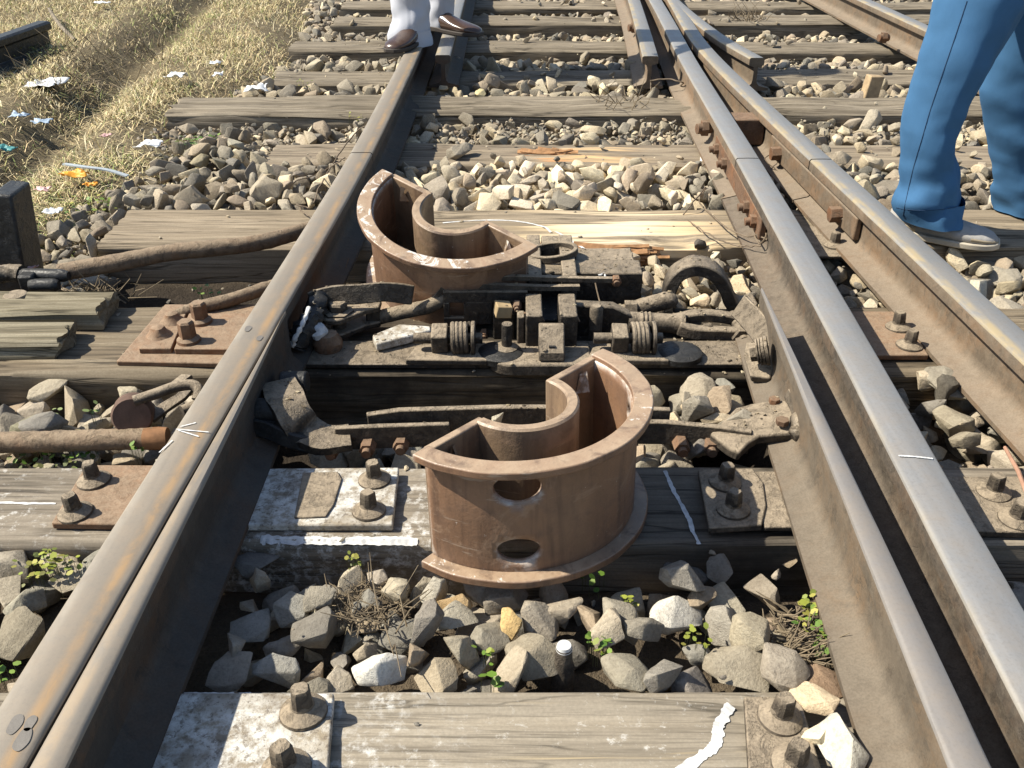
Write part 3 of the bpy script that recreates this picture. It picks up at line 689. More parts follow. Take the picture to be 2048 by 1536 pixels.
rough(gbox(xY(914, 575, 1.83), xY(1284, 575, 1.83), 1.83, 1.90, .0, .087), .0022, 60).build('housing_bar', IRON_GREASE, lock, bevel=.003)
rough(gbox(xY(920, 540, 1.9), xY(1050, 540, 1.9), 1.903, 1.955, .03, .080), .0022, 60).build('rear_packing', IRON_DUST, lock, bevel=.003)
rough(gbox(xY(1150, 540, 1.9), xY(1268, 540, 1.9), 1.903, 1.975, .03, .084), .0022, 60).build('rear_packing', IRON_DUST, lock, bevel=.003)
for a, b in ((1055, 1082), (1121, 1150)):
    x0, x1 = xY(a, 560, 1.86), xY(b, 560, 1.86)
    rough(gbox(x0, x1, 1.795, 2.02, .0, .098), .0011, 60).build('rear_lug', IRON_DUST, lock, bevel=.003)
    x0, x1 = xY(a-4, 640, 1.66), xY(b+2, 640, 1.66)
    rough(gbox(x0, x1, 1.615, 1.715, .0, .094), .0011, 60).build('front_lug', IRON_GREASE, lock, bevel=.003)
MB().box(xY(1083, 525, 1.97), xY(1120, 525, 1.97), 1.95, 2.02, .0, .096).build('lug_bridge', IRON_DUST, lock, bevel=.003)
MB().box(xY(1083, 600, 1.8), xY(1120, 600, 1.8), 1.72, 1.945, .0, .030).build('channel_floor', IRON_BLACK, lock, bevel=.002)
for k, (z, y, xa, xb) in enumerate(((.112, 1.752, 884, 1222), (.100, 1.738, 890, 1158))):
    p = [Vector((xY(xa-24, 618, y), y, z-.035)), Vector((xY(xa-8, 604, y), y, z-.012)), Vector((xY(xa, 598, y), y, z))]+[Vector((xY(lerp(xa+10, xb, t), 600, y), y+.004*math.sin(t*5+k), z-.003*t)) for t in (0, .25, .5, .75, 1)]
    MB().strip(dense(p, 30), .012, .010, side=(0, 1, 0)).build('slide_bar', IRON_DUST, lock, bevel=.002)
m = MB(); yb = 1.722
for a, b, c, d in ((888, 1055, .068, .094), (928, 985, .018, .070), (888, 930, .018, .034), (888, 900, .034, .068)):
    m.box(xY(a, 640, yb), xY(b, 640, yb), yb, yb+.012+(a % 3)*.001, c, d)
m.build('slotted_plate', IRON_GREASE, lock, bevel=.002)
MB().box(xY(986, 640, 1.70), xY(1030, 640, 1.70), 1.69, 1.72, .0, .060).build('latch_block', IRON_GREASE, lock, bevel=.003)
MB().box(xY(1034, 655, 1.66), xY(1049, 655, 1.66), 1.64, 1.67, .0, .078).build('latch_finger', IRON_DUST, lock, bevel=.003)
# base casting with a rounded left end
xc, yc, rr = xY(1022, 700, 1.585), 1.585, .045
poly = [(xc+rr*math.cos(a), yc+rr*math.sin(a)) for a in [math.pi/2+math.pi*i/14 for i in range(15)]]+[(xY(1184, 720, 1.55), 1.540), (xY(1184, 720, 1.55), 1.63)]
rough(MB().prism(poly, .0, .026), .001).build('base_casting', IRON_DUST, lock, bevel=.004)
m = MB(); bp = atY(1013, 690, 1.60)
m.cyl((bp.x, 1.60, .02), (bp.x+.001, 1.60, .084), .0105, 16); m.lathe([(.026, .026), (.024, .033), (.014, .037)], (bp.x, 1.60, 0), 12)
rough(m, .001).build('bolt', IRON_GREASE, lock)
x0, x1 = xY(1078, 690, 1.56), xY(1130, 690, 1.56)
m = MB().slab([(x0, 1.548, .028), (x0, 1.612, .028), (x0, 1.612, .080), (x0, 1.598, .084), (x0, 1.552, .045)], (x1-x0, 0, 0)); m.build('wedge_block', IRON_DUST, lock, bevel=.003)
m = MB(); p = atY(1104, 699, 1.561); m.cyl((p.x-.006, 1.562, .0535), (p.x+.006, 1.562, .0535), .003, 10); m.build('wedge_slot', IRON_BLACK, lock)
m = MB(); p = atY(1191, 655, 1.675); m.tube([(p.x, 1.675, .0), (p.x, 1.675, .078), (p.x, 1.675, .086)], [.0135, .0135, .009], 16); m.build('locking_pin', IRON_DUST, lock)
p = atY(1008, 642, 1.685); rough(MB().box(p.x-.018, p.x+.014, 1.668, 1.700, .06, .086, ry=.15, rz=.2), .002).build('packing_wedge', plain('tan_wood_chip', (.42, .31, .17), .8), lock, bevel=.002)

# tie strip across the sleeper, with spring bolts on it
x0, x1 = xY(620, 720, 1.60), xY(1505, 720, 1.60)
m = MB().prism([(x0, 1.563), (x1, 1.563), (x1, 1.66), (x0, 1.66)], .004, .014)
gp = root('gauge_plate', (.08, 1.61, 0), 'long flat gauge plate laid across the oily sleeper under the lock', 'gauge plate'); rough(m, .001).build('plate_strip', IRON_GREASE, gp, bevel=.002)
for (px, py, nm) in ((915, 700, 'left'), (1272, 700, 'right')):
    c = atY(px, py, 1.60); cx = c.x; cz = .052
    r = root('spring_bolt', (cx, 1.60, 0), 'spring wound bolt with square nut left of the lock base' if nm == 'left' else 'spring wound bolt with square nut behind the rim of the nearer casing', 'spring bolt', 'spring bolts of the lock')
    m = MB(); path = [Vector((cx-.010+.034*t, 1.60+.028*math.cos(2*math.pi*4.2*t), cz+.028*math.sin(2*math.pi*4.2*t))) for t in [i/110 for i in range(111)]]
    m.tube(path, .0052, 8); m.build('coil_spring', IRON_DUST, r)
    m = MB(); m.cyl((cx-.085, 1.60, cz), (cx+.05, 1.60, cz), .011, 14); m.build('bolt_shank', IRON_GREASE, r)
    rough(MB().box(cx-.050, cx-.018, 1.578, 1.622, cz-.021, cz+.021, rx=.25), .0012).build('square_nut', IRON_DUST, r, bevel=.003)
    m = MB(); m.cyl((cx+.028, 1.60, cz), (cx+.036, 1.60, cz), .034, 22); m.build('end_washer', IRON_GREASE, r, bevel=.002)
    m = MB(); m.lathe([(.044, .0), (.044, .012), (.034, .017), (.0, .017)], (cx+.085, 1.592, .015), 24); rough(m, .0015, 40); m.build('round_seat', IRON_BLACK, r)
    m = MB(); m.prism([(cx-.10, 1.56), (cx+.06, 1.555), (cx+.055, 1.63), (cx-.02, 1.64), (cx-.085, 1.61)], .0145, .027); rough(m, .002).build('foot_plate', IRON_DUST, r, bevel=.003)

# ------------------------------------------------------------------ right lock rod with jaw
rr_ = root('lock_rod', (.25, 1.70, 0), 'threaded lock rod with slotted jaw between the lock and the open right blade', 'lock rod', 'lock rods')
Yr = 1.70
def q(px, py, Y=Yr): return atY(px, py, Y)
a = q(1210, 632); b = q(1258, 640)
m = MB().slab([q(1150, 610), q(1228, 614), q(1264, 632), q(1264, 656), q(1248, 676), q(1150, 680)], (0, .028, 0)); rough(m, .001).build('rod_shoulder', IRON_GREASE, rr_, bevel=.004)
pts = [q(1255, 642, Yr+.014), q(1366, 648, Yr+.014)]
m = MB(); n = 28
m.tube([pts[0].lerp(pts[1], i/n) for i in range(n+1)], [.020+(.0025 if (5 < i < 13 and i % 2) else 0)+.006*max(0, (i-22)/6) for i in range(n+1)], 18); m.build('threaded_barrel', IRON_DUST, rr_, smooth=50)
m = MB()
m.strip(dense([q(1358, 640, Yr+.034), q(1385, 632, Yr+.038), q(1430, 632, Yr+.040), q(1475, 640, Yr+.042), q(1500, 652, Yr+.042)], 20), .020, .026, side=(0, 0, 1)); rough(m, .0015).build('jaw_prong', IRON_DUST, rr_, bevel=.004)
m = MB()
m.strip(dense([q(1358, 655, Yr-.008), q(1385, 664, Yr-.016), q(1425, 666, Yr-.018), q(1465, 668, Yr-.018), q(1502, 668, Yr-.018)], 20), .026, .024, side=(0, 0, 1)); rough(m, .0015).build('jaw_prong', IRON_DUST, rr_, bevel=.004)
m = MB(); m.strip([q(1415, 655, Yr+.036), q(1415, 660, Yr-.016)], .018, .022, side=(1, 0, 0)); m.build('jaw_bridge', IRON_GREASE, rr_, bevel=.002)
m = MB(); p = q(1480, 660, Yr); m.cyl((p.x, Yr-.05, p.z-.002), (p.x, Yr+.07, p.z-.002), .013, 14); m.cyl((p.x, Yr-.040, p.z-.002), (p.x, Yr-.028, p.z-.002), .024, 6); m.build('jaw_bolt', IRON_GREASE, rr_, bevel=.001)

# inverted U strap
us = root('iron_strap', (.40, 1.83, 0), 'inverted U shaped iron strap arching over stones at the right end of the lock', 'iron strap')
Yu = 1.83
path = dense([atY(1336, 624, Yu), atY(1338, 582, Yu), atY(1353, 548, Yu), atY(1387, 531, Yu), atY(1424, 540, Yu), atY(1447, 568, Yu), atY(1461, 600, Yu), atY(1482, 612, Yu), atY(1512, 606, Yu)], 44)
rough(MB().strip(path, .060, .026, side=(.12, 1, 0)), .002, 40).build('strap_arch', IRON_GREASE, us, bevel=.006)
path = dense([atY(1262, 616, 1.78), atY(1290, 612, 1.78), atY(1315, 606, 1.78), atY(1335, 600, 1.78), atY(1345, 612, 1.78)], 16)
rough(MB().tube(path, [.012, .014, .016, .018, .019, .019, .019, .019, .019, .019, .019, .019, .019, .019, .018, .016, .01], 12), .0015).build('strap_foot', IRON_DUST, us)
m = MB(); p = atY(1262, 618, 1.775); m.cyl((p.x-.014, 1.775, p.z), (p.x+.012, 1.775, p.z), .019, 6); m.cyl((p.x-.03, 1.775, p.z), (p.x+.05, 1.775, p.z), .010, 12); m.build('strap_bolt', IRON_DUST, us, bevel=.001)

# iron ring behind the lock
rg = MB(); c = at(1105, 503, .10); pa = [Vector((c.x+.052*math.cos(t), c.y+.040*math.sin(t), .098+.006*math.cos(t))) for t in [2*math.pi*i/40 for i in range(41)]]
rg.strip(pa, .010, .016); tag(rg.build('iron_ring', IRON_DUST, None, bevel=.002), 'grey iron ring lying behind the lock beside the rim of the tilted casing', 'iron ring')

# ------------------------------------------------------------------ left lock rod with clevis
lr = root('lock_rod', (-.25, 1.70, 0), 'bent lock rod with a bolted clevis next to the dark left blade', 'lock rod', 'lock rods')
Y2 = 1.735
path = dense([atY(738, 640, Y2), atY(780, 630, Y2), atY(835, 618, Y2), atY(868, 608, Y2), atY(890, 596, Y2+.01)], 24)
rough(MB().tube(path, .0165, 14, flat=.9), .0018, 50).build('rod_arm', IRON_DUST, lr)
for z0, z1, dx in ((.052, .064, 0), (.018, .030, .004)):
    poly = [atY(642, 640, Y2), atY(655, 630, Y2), atY(715, 618, Y2), atY(742, 630, Y2), atY(742, 648, Y2), atY(700, 650, Y2), atY(660, 656, Y2), atY(644, 652, Y2)]
    xs = [p.x for p in poly]; cx = at(672, 640, .06).x; ex = at(742, 636, .06).x
    P = [(cx+.038*math.cos(a)-.004, 1.690+.038*math.sin(a)) for a in [math.pi*.62+i*math.pi*1.0/10 for i in range(11)]]+[(lerp(cx, ex, .8), 1.700), (ex+.012, 1.712), (ex+.012, 1.748), (lerp(cx, ex, .6), 1.752)]
    rough(MB().prism(P, z0, z1), .0015).build('clevis_plate', IRON_DUST if z0 > .03 else IRON_GREASE, lr, bevel=.003)
MB().box(at(742, 636, .04).x-.012, at(742, 636, .04).x+.016, 1.715, 1.748, .018, .064).build('clevis_root', IRON_GREASE, lr, bevel=.003)
m = MB(); cx = at(672, 640, .06).x
m.lathe([(.033, .064), (.033, .068), (.020, .069), (.020, .082), (.017, .086), (0, .086)], (cx, 1.690, 0), 6); m.cyl((cx, 1.69, -.03), (cx, 1.69, .064), .014, 14); rough(m, .001).build('clevis_bolt', IRON_DUST, lr)

# dark bracket on the left blade, with drips of white paint
bk = root('blade_bracket', (-.36, 1.72, 0), 'dark lumpy bracket on the shut left blade with white paint drips', 'blade bracket', 'brackets on the switch blades')
yb = 1.74
m = MB().strip(dense([at(622, 604, .085), at(655, 592, .095), at(720, 588, .098), at(770, 584, .098), at(826, 590, .085)], 24), .040, .009, side=(0, .25, 1)); rough(m, .002, 35).build('bracket_arm', IRON_GREASE, bk, bevel=.002)
m = MB(); m.tube(dense([at(640, 596, .09), at(628, 630, .075), at(606, 664, .060), at(592, 692, .035)], 20), .021, 12, jit=.5); m.build('bracket_clamp', IRON_BLACK, bk)
m = MB(); m.tube(dense([at(618, 616, .105), at(604, 650, .094), at(590, 676, .075), at(584, 692, .05)], 24), [.0045+.0035*noise.noise(Vector((i*.5, 3, 1))) for i in range(25)], 8, jit=.5); m.build('paint_drip', CHALK, bk)
m = MB(); c = at(634, 662, .055); m.lathe([(.0, -.016), (.017, -.011), (.021, 0), (.015, .012), (0, .016)], c, 12); rough(m, .004, 60).build('paint_lump', CHALK, bk)
m = MB(); c = at(655, 682, .03); m.lathe([(.012, -.03), (.028, -.022), (.031, 0), (.02, .018), (0, .02)], c, 12); rough(m, .003, 50).build('bracket_nut', IRON_RUST, bk)

# pale stone dust strip / wood chip plate by the lock: a rough flat packing with white grit
m = MB().prism([(p.x, p.y) for p in pp(.03, (744, 672), (800, 652), (862, 655), (862, 664), (815, 676), (752, 692))], .016, .034)
pk = rough(m, .003, 40).build('packing_plate', PLATE_WHITE, None, bevel=.003); tag(pk, 'flat packing plate covered in white grit, left of the spring bolt', 'packing plate')

# ------------------------------------------------------------------ brackets on the open blade
rb = root('blade_bracket', (.47, 1.52, 0), 'dusty bracket plate with a stack of washers on the open right blade', 'blade bracket', 'brackets on the switch blades')
poly = [at(1492, 684, .05), at(1487, 710, .05), at(1500, 752, .04), at(1540, 757, .04), at(1560, 702, .06), at(1548, 684, .065)]
rough(MB().slab(poly, (.006, .004, -.016)), .0008).build('hex_plate', IRON_DUST, rb, bevel=.003)
m = MB(); p0 = at(1500, 706, .075); p1 = at(1538, 700, .085)
for k, (t0, t1, r) in enumerate(((0, .34, .017), (.36, .44, .024), (.50, .58, .026), (.62, .76, .026), (.80, .96, .028))):
    m.cyl(p0.lerp(p1, t0), p0.lerp(p1, t1), r, 6 if k == 0 else 16)
m.cyl(p0, p1, .010, 12); rough(m, .001).build('nut_stack', IRON_DUST, rb)
m = MB().strip(dense([at(1478, 612, .075), at(1505, 640, .075), at(1528, 668, .075), at(1545, 690, .07)], 16), .05, .010, side=(.5, 0, .9)); rough(m, .0015).build('angle_arm', IRON_DUST, rb, bevel=.002)

sb = root('stretcher_bar', (.05, 1.33, 0), 'flat bolted stretcher bar joining both switch blades behind the nearer casing', 'stretcher bar')
Ys = 1.335
zt_ = .028
def sx(px, py): return at(px, py, zt_)
m = MB().strip([at(672, 876, .022), at(760, 872, .022), at(900, 868, .024)], .045, .011, side=(0, 0, 1)); rough(m, .001).build('bar_leaf', IRON_DUST, sb, bevel=.002)
m = MB().strip([Vector(p)+Vector((0, .016, .006)) for p in (at(735, 868, .022), at(800, 858, .026), at(1000, 852, .026), at(1200, 852, .026), at(1340, 858, .024))], .050, .012, side=(0, 0, 1)); rough(m, .001).build('bar_leaf', IRON_DUST, sb, bevel=.002)
m = MB().strip([at(1180, 862, .024), at(1330, 864, .024), at(1440, 874, .022), at(1500, 884, .020)], .045, .012, side=(0, 0, 1)); rough(m, .001).build('bar_leaf', IRON_DUST, sb, bevel=.002)
for (px, py) in ((665, 896), (736, 892), (803, 886), (1362, 890), (1420, 890)):
    p = at(px, py, .010); m = MB(); m.cyl(p+Vector((0, .01, 0)), p+Vector((0, -.016, 0)), .0145, 6, .0135); m.cyl(p+Vector((0, -.01, 0)), p+Vector((0, -.026, 0)), .008, 12); m.build('bar_bolt', IRON_BROWN, sb)
# right foot casting
poly = [at(1420, 868, .035), at(1472, 815, .040), at(1500, 808, .040), at(1540, 800, .052), at(1572, 800, .058), at(1592, 822, .056), at(1602, 858, .050), at(1586, 868, .045), at(1520, 872, .038), at(1500, 884, .034), at(1478, 908, .028), at(1455, 896, .030)]
rough(MB().slab(poly, (0, .004, -.020)), .0015).build('right_foot', IRON_DUST, sb, bevel=.004)
m = MB(); m.tube(dense([at(1592, 830, .060), at(1600, 846, .056), at(1600, 862, .050), at(1584, 874, .042)], 14), [.008, .012, .014, .016, .017, .017, .017, .017, .017, .017, .016, .016, .015, .013, .010], 12); m.build('foot_toe', IRON_GREASE, sb)
m = MB().strip(dense([at(1576, 786, .07), at(1586, 806, .068), at(1595, 828, .064)], 8), .020, .008, side=(.3, 0, 1)); m.build('foot_clip', IRON_DUST, sb, bevel=.002)
for px, py, r in ((1548, 806, .010), (1564, 848, .0115)):
    p = at(px, py, .052); m = MB(); m.cyl(p, p+Vector((0, 0, .010)), r, 6); m.build('foot_bolt', IRON_BROWN, sb, bevel=.001)
# left clamp casting
m = MB().strip(dense([at(556, 768, .075), at(572, 800, .080), at(590, 836, .062), at(612, 862, .036), at(650, 880, .026), at(700, 876, .024)], 30), .062, .016, side=(.75, .65, 0)); rough(m, .003, 30).build('left_foot', IRON_GREASE, sb, bevel=.005, smooth=60)
m = MB().strip(dense([at(505, 850, .050), at(545, 862, .046), at(590, 880, .030), at(640, 892, .014)], 20), .030, .020, side=(.2, .2, 1)); rough(m, .003, 30).build('left_foot', IRON_BLACK, sb, bevel=.005, smooth=60)
for px, py, r in ((530, 826, .026), (585, 768, .022)):
    c = at(px, py, .06); m = MB(); m.cyl(c+Vector((-.02, 0, 0)), c+Vector((.028, 0, .004)), r, 14, r*.9); rough(m, .002, 40).build('clamp_nut', IRON_BLACK, sb, bevel=.003)

# fishplates and spacer blocks
def fish(label, pts, z, nrm):
    r = root('fishplate', pts[0], label, 'fishplate', 'fishplates at the rail joints')
    return r
fp = root('fishplate', (.61, 2.35, 0), 'rusty bolted fishplate at the joint of the polished rail', 'fishplate', 'fishplates at the rail joints')
m = MB().strip([Vector((R3(y)+.014, y, .070)) for y in (2.12, 2.30, 2.47, 2.64, 2.82)], .058, .018, side=(0, 0, 1)); rough(m, .001).build('bar_body', IRON_BROWN, fp, bevel=.004)
for y in (2.17, 2.27, 2.62, 2.76):
    x = R3(y)-.004; m = MB(); m.cyl((x+.02, y, .072), (x-.006, y, .072), .017, 6); m.cyl((x, y, .072), (x-.018, y, .070), .0105, 14); rough(m, .001).build('fish_bolt', IRON_BROWN, fp, bevel=.001)
fp = root('fishplate', (.8, 2.45, 0), 'dusty bolted fishplate at the joint of the branch rail', 'fishplate', 'fishplates at the rail joints')
m = MB().strip([Vector((R5(y)-.019, y, .070)) for y in (2.12, 2.30, 2.47, 2.64, 2.82)], .058, .016, side=(0, 0, 1)); rough(m, .001).build('bar_body', RUST_SIDE, fp, bevel=.004)
for y in (2.22, 2.72):
    x = R5(y)-.034; m = MB(); m.cyl((x+.02, y, .072), (x-.020, y, .070), .021, 6); rough(m, .001).build('fish_bolt', IRON_BROWN, fp, bevel=.001)
y = 2.98; m = MB().box(R3(y)+.045, R5(y)-.010, y-.045, y+.045, .03, .112); tag(rough(m, .002).build('spacer_block', IRON_BROWN, None, bevel=.004), 'rusty spacer block wedged between the polished rail and the branch rail', 'spacer block')
for k, (px, py, lab) in enumerate(((1410, 256, 'rust red bolt end on the side of the polished rail beyond its joint'), (1268, 55, 'rust red bolt end on the left wing rail'), (1768, 75, 'rust red bolt end on the web of the far branch rail'))):
    p = at(px, py, .072); m = MB(); m.cyl(p+Vector((.02, 0, 0)), p+Vector((-.028, -.01, 0)), .017, 12); m.cyl(p+Vector((.01, 0, 0)), p+Vector((-.012, 0, 0)), .026, 6); tag(m.build('rail_bolt', IRON_BROWN, None, bevel=.001), lab, 'rail bolt', 'bolts through the rail webs')

# ------------------------------------------------------------------ rods outside the left rail
def pr(px, py, z): return at(px, py, z)
m = MB(); path = dense([pr(118, 546, .045), pr(240, 524, .055), pr(340, 505, .062), pr(430, 496, .062), pr(520, 485, .058), pr(605, 462, .050), pr(660, 445, .04)], 50); m.tube(path, [.0205-.002*(i/50) for i in range(51)], 18, jit=.10)
r1 = root('point_rod', pr(340, 505, 0), 'thick rusty point rod leading from the black coupling to under the left rail', 'point rod', 'point rods outside the left rail'); m.build('rod_pipe', IRON_PIPE, r1, smooth=60)
m = MB(); path = dense([pr(350, 634, .018), pr(372, 624, .022), pr(400, 615, .025), pr(470, 597, .03), pr(545, 572, .035), pr(600, 556, .035)], 40); m.tube(path, .0145, 16, jit=.12)
r2 = root('point_rod', pr(390, 617, 0), 'thin rusty rod lying behind the double plate with four bolts', 'point rod', 'point rods outside the left rail'); m.build('rod_pipe', IRON_PIPE, r2, smooth=60)
m = MB(); path = dense([pr(-120, 886, .015), pr(60, 884, .015), pr(200, 880, .016), pr(335, 876, .016)], 40); m.tube(path, [.0185+.0012*noise.noise(Vector((i*.6, 0, 0))) for i in range(41)], 18, jit=.14)
r3 = root('point_rod', pr(100, 884, 0), 'rusty rod with an orange end in front of the round headed crank', 'point rod', 'point rods outside the left rail'); m.build('rod_pipe', IRON_PIPE, r3, smooth=60)
m = MB(); m.tube([pr(290, 878, .0165), pr(318, 877, .0165), pr(336, 876, .0165)], [.0192, .0200, .0185], 18, jit=.1); m.build('rod_end', plain('orange_rust', (.27, .135, .06), .85, 60, .4), r3)
cp = root('rod_coupling', pr(60, 560, 0), 'black forked coupling with greasy sleeves at the left edge', 'rod coupling')
for a, b, z in (((40, 549), (138, 552), .05), ((60, 571), (118, 570), .04)):
    m = MB(); pa = [pr(*a, z).lerp(pr(*b, z), i/10) for i in range(11)]; m.tube(pa, [.013, .0145, .015, .015, .015, .015, .015, .015, .015, .014, .010], 16); m.build('black_sleeve', IRON_BLACK, cp)
m = MB().box(pr(48, 560, .05).x-.012, pr(48, 560, .05).x+.022, pr(50, 575, .03).y-.01, pr(50, 546, .05).y, .0, .062); rough(m, .002).build('fork_body', IRON_BLACK, cp, bevel=.005)
c = pr(30, 588, .045); m = MB(); m.lathe([(.022, -.05), (.026, -.04), (.026, -.004), (.023, .0), (0, .001)], c, 22); m.build('pin_head', IRON_DUST, cp, bevel=.001)
m = MB(); m.tube(dense([pr(-60, 560, .05), pr(-20, 552, .05), pr(20, 546, .05), pr(45, 548, .05)], 16), .020, 14, jit=.2); m.build('fork_arm', IRON_GREASE, cp)
ck = root('crank', pr(300, 815, 0), 'small crank with a round brown head and a hooked rod beside the left rail', 'crank')
c = pr(266, 828, .045); ax = Vector((.28, -.9, .30)).normalized()
m = MB(); m.tube([c-ax*.022, c-ax*.018, c+ax*.014, c+ax*.020], [.029, .0345, .0345, .031], 26); m.build('round_head', plain('dark_red_rust', (.13, .078, .055), .85, 50, .4), ck, smooth=40)
m = MB(); m.tube(dense([pr(268, 802, .075), pr(310, 788, .08), pr(350, 774, .085), pr(385, 770, .085), pr(398, 782, .08), pr(394, 800, .07)], 30), .0095, 12); m.build('hooked_rod', IRON_DUST, ck)
m = MB().strip([pr(300, 838, .03), pr(330, 815, .035), pr(362, 795, .04), pr(380, 775, .04)], .020, .008, side=(1, .6, .0)); m.build('flat_lever', IRON_GREASE, ck, bevel=.001)
m = MB().strip([pr(345, 775, .03), pr(375, 752, .035)], .030, .008, side=(1, 0, .3)); m.build('flat_lever', IRON_DUST, ck, bevel=.001)
m = MB(); m.cyl(pr(364, 822, .03), pr(400, 808, .03), .010, 12); m.build('stub_rod', IRON_DUST, ck)

# dark stand and the old rail end in the grass
c = at(20, 555, 0); m = MB(); x0 = at(-30, 555, 0).x; xr = at(46, 555, 0).x; xt = atY(14, 398, c.y).x; ztp = atY(14, 398, c.y).z
m.slab([(x0, c.y, -.05), (xr, c.y, -.05), (xt, c.y+.02, ztp), (atY(-30, 393, c.y).x, c.y+.02, ztp+.005)], (0, .10, 0)); tag(rough(m, .002).build('iron_stand', IRON_BLACK, None, bevel=.006), 'black tapering iron stand cut off by the left edge of the picture', 'iron stand')
def oldrail(y): return (y*0, 0, 0, 0, 0, 0, 0)
a = at(92, 62, .07); bq = at(-260, 190, .07); dr = (bq-a).normalized(); sd = Vector((-dr.y, dr.x, 0))
sec = [(-.055, -.10), (-.055, -.08), (-.010, -.06), (-.010, .0), (-.034, .012), (-.034, .038), (-.024, .046), (.024, .046), (.034, .038), (.034, .012), (.010, .0), (.010, -.06), (.055, -.08), (.055, -.10)]
m = MB().loft([[a+dr*t+sd*u+Vector((0, 0, v)) for u, v in sec] for t in (0, .4, .8, 1.2)]); tag(rough(m, .001).build('scrap_rail', IRON_BLACK, None, bevel=.002), 'dark scrap rail end lying in the dry grass at the top left', 'scrap rail')
m = MB(); m.tube(dense([at(98, 18, .06), at(120, 50, .04), at(150, 80, .02)], 12), .009, 8, jit=.4); tag(m.build('stick', WOOD_GREY, None), 'thin pale stick leaning off the dark scrap rail end', 'stick')

# small loose fittings of the lock
for k, (px, py, Y, r, h) in enumerate(((1034, 612, 1.69, .010, .012), (936, 660, 1.712, .011, .014), (968, 668, 1.712, .009, .012), (1098, 560, 1.80, .010, .010), (1232, 560, 1.826, .012, .014), (950, 578, 1.826, .012, .014))):
    p = atY(px, py, Y); m = MB(); m.cyl(p+Vector((0, .01, 0)), p+Vector((0, -h, 0)), r, 6, r*.92); m.cyl(p+Vector((0, -h, 0)), p+Vector((0, -h-.007, 0)), r*.55, 10); rough(m, .0006, 90).build('small_nut', IRON_DUST if k % 2 else IRON_BROWN, lock, bevel=.001)
for k, (px, py, Y) in enumerate(((1066, 628, 1.66), (1136, 628, 1.66))):
    p = atY(px, py, Y); m = MB(); m.tube([p+Vector((-.018, -.004, .004)), p+Vector((.0, -.006, .006)), p+Vector((.016, -.012, .002)), p+Vector((.022, -.018, -.008))], .0022, 6); m.build('split_pin', IRON_RUST, lock)
m = MB(); P = dense([atY(1188, 545, 1.84), atY(1190, 562, 1.825), atY(1196, 590, 1.80), atY(1202, 612, 1.76)], 30); m.tube(P, .0016, 6); m.build('tie_wire', WIRE, lock)
m = MB(); P = dense([atY(1190, 546, 1.84), atY(1200, 550, 1.83), atY(1208, 546, 1.835), atY(1210, 555, 1.825), atY(1202, 560, 1.825)], 20); m.tube(P, .0022, 6); m.build('tie_wire', CHALK, lock)
# ------------------------------------------------------------------ ground sheet
XB = [(0.2, -1.75), (1.5, -1.7), (1.9, -1.30), (2.2, -1.24), (2.5, -1.13), (2.9, -1.05), (3.3, -1.27), (3.7, -1.22), (4.1, -1.05), (5.0, -1.16), (5.94, -1.30), (9, -1.6)]
def xb(y): return interp(XB, min(max(y, .2), 9))
def sm(a, b, x):
    t = min(1, max(0, (x-a)/(b-a))); return t*t*(3-2*t)
def gh(x, y):
    z = -.105 if not (.7 < y < 1.04) else -.066
    if 1.2 < y < 1.6 and -.52 < x < .5: z = -.165
    t = 1-sm(-.18, .22, x-xb(y))
    z = z*(1-t)+t*(-.012)
    t2 = sm(3.2, 3.6, x); z = z*(1-t2)-.05*t2
    # a shallow rut in the grass
    if x < xb(y): 
        rut = math.exp(-((x+1.62+.10*(y-3.2))/.11)**2); z -= .085*rut; z += .035*math.exp(-((x+1.85+.10*(y-3.2))/.13)**2)*sm(0, .3, xb(y)-x)*1.0; z -= 0*rut*sm(0, .3, xb(y)-x)
    return z+.014*noise.noise(Vector((x*3, y*3, 0)))+.007*noise.noise(Vector((x*13, y*13, 3)))
gx = [-120, -60, -30, -15, -8, -6]+[-5+.05*i for i in range(161)]+[4, 6, 9, 15, 30, 60, 120]
gy = [-60, -30, -12, -5, -2, -1]+[-.4+.05*i for i in range(185)]+[9.5, 11, 14, 20, 35, 70, 140]
m = MB(); W = len(gx)
m.v = [(x, y, gh(x, y)) for y in gy for x in gx]
m.f = [(j*W+i, j*W+i+1, (j+1)*W+i+1, (j+1)*W+i) for j in range(len(gy)-1) for i in range(W-1)]; m.mi = [0]*len(m.f)
tag(m.build('ground', SOIL, None, smooth=180), None, None, None, 'structure')

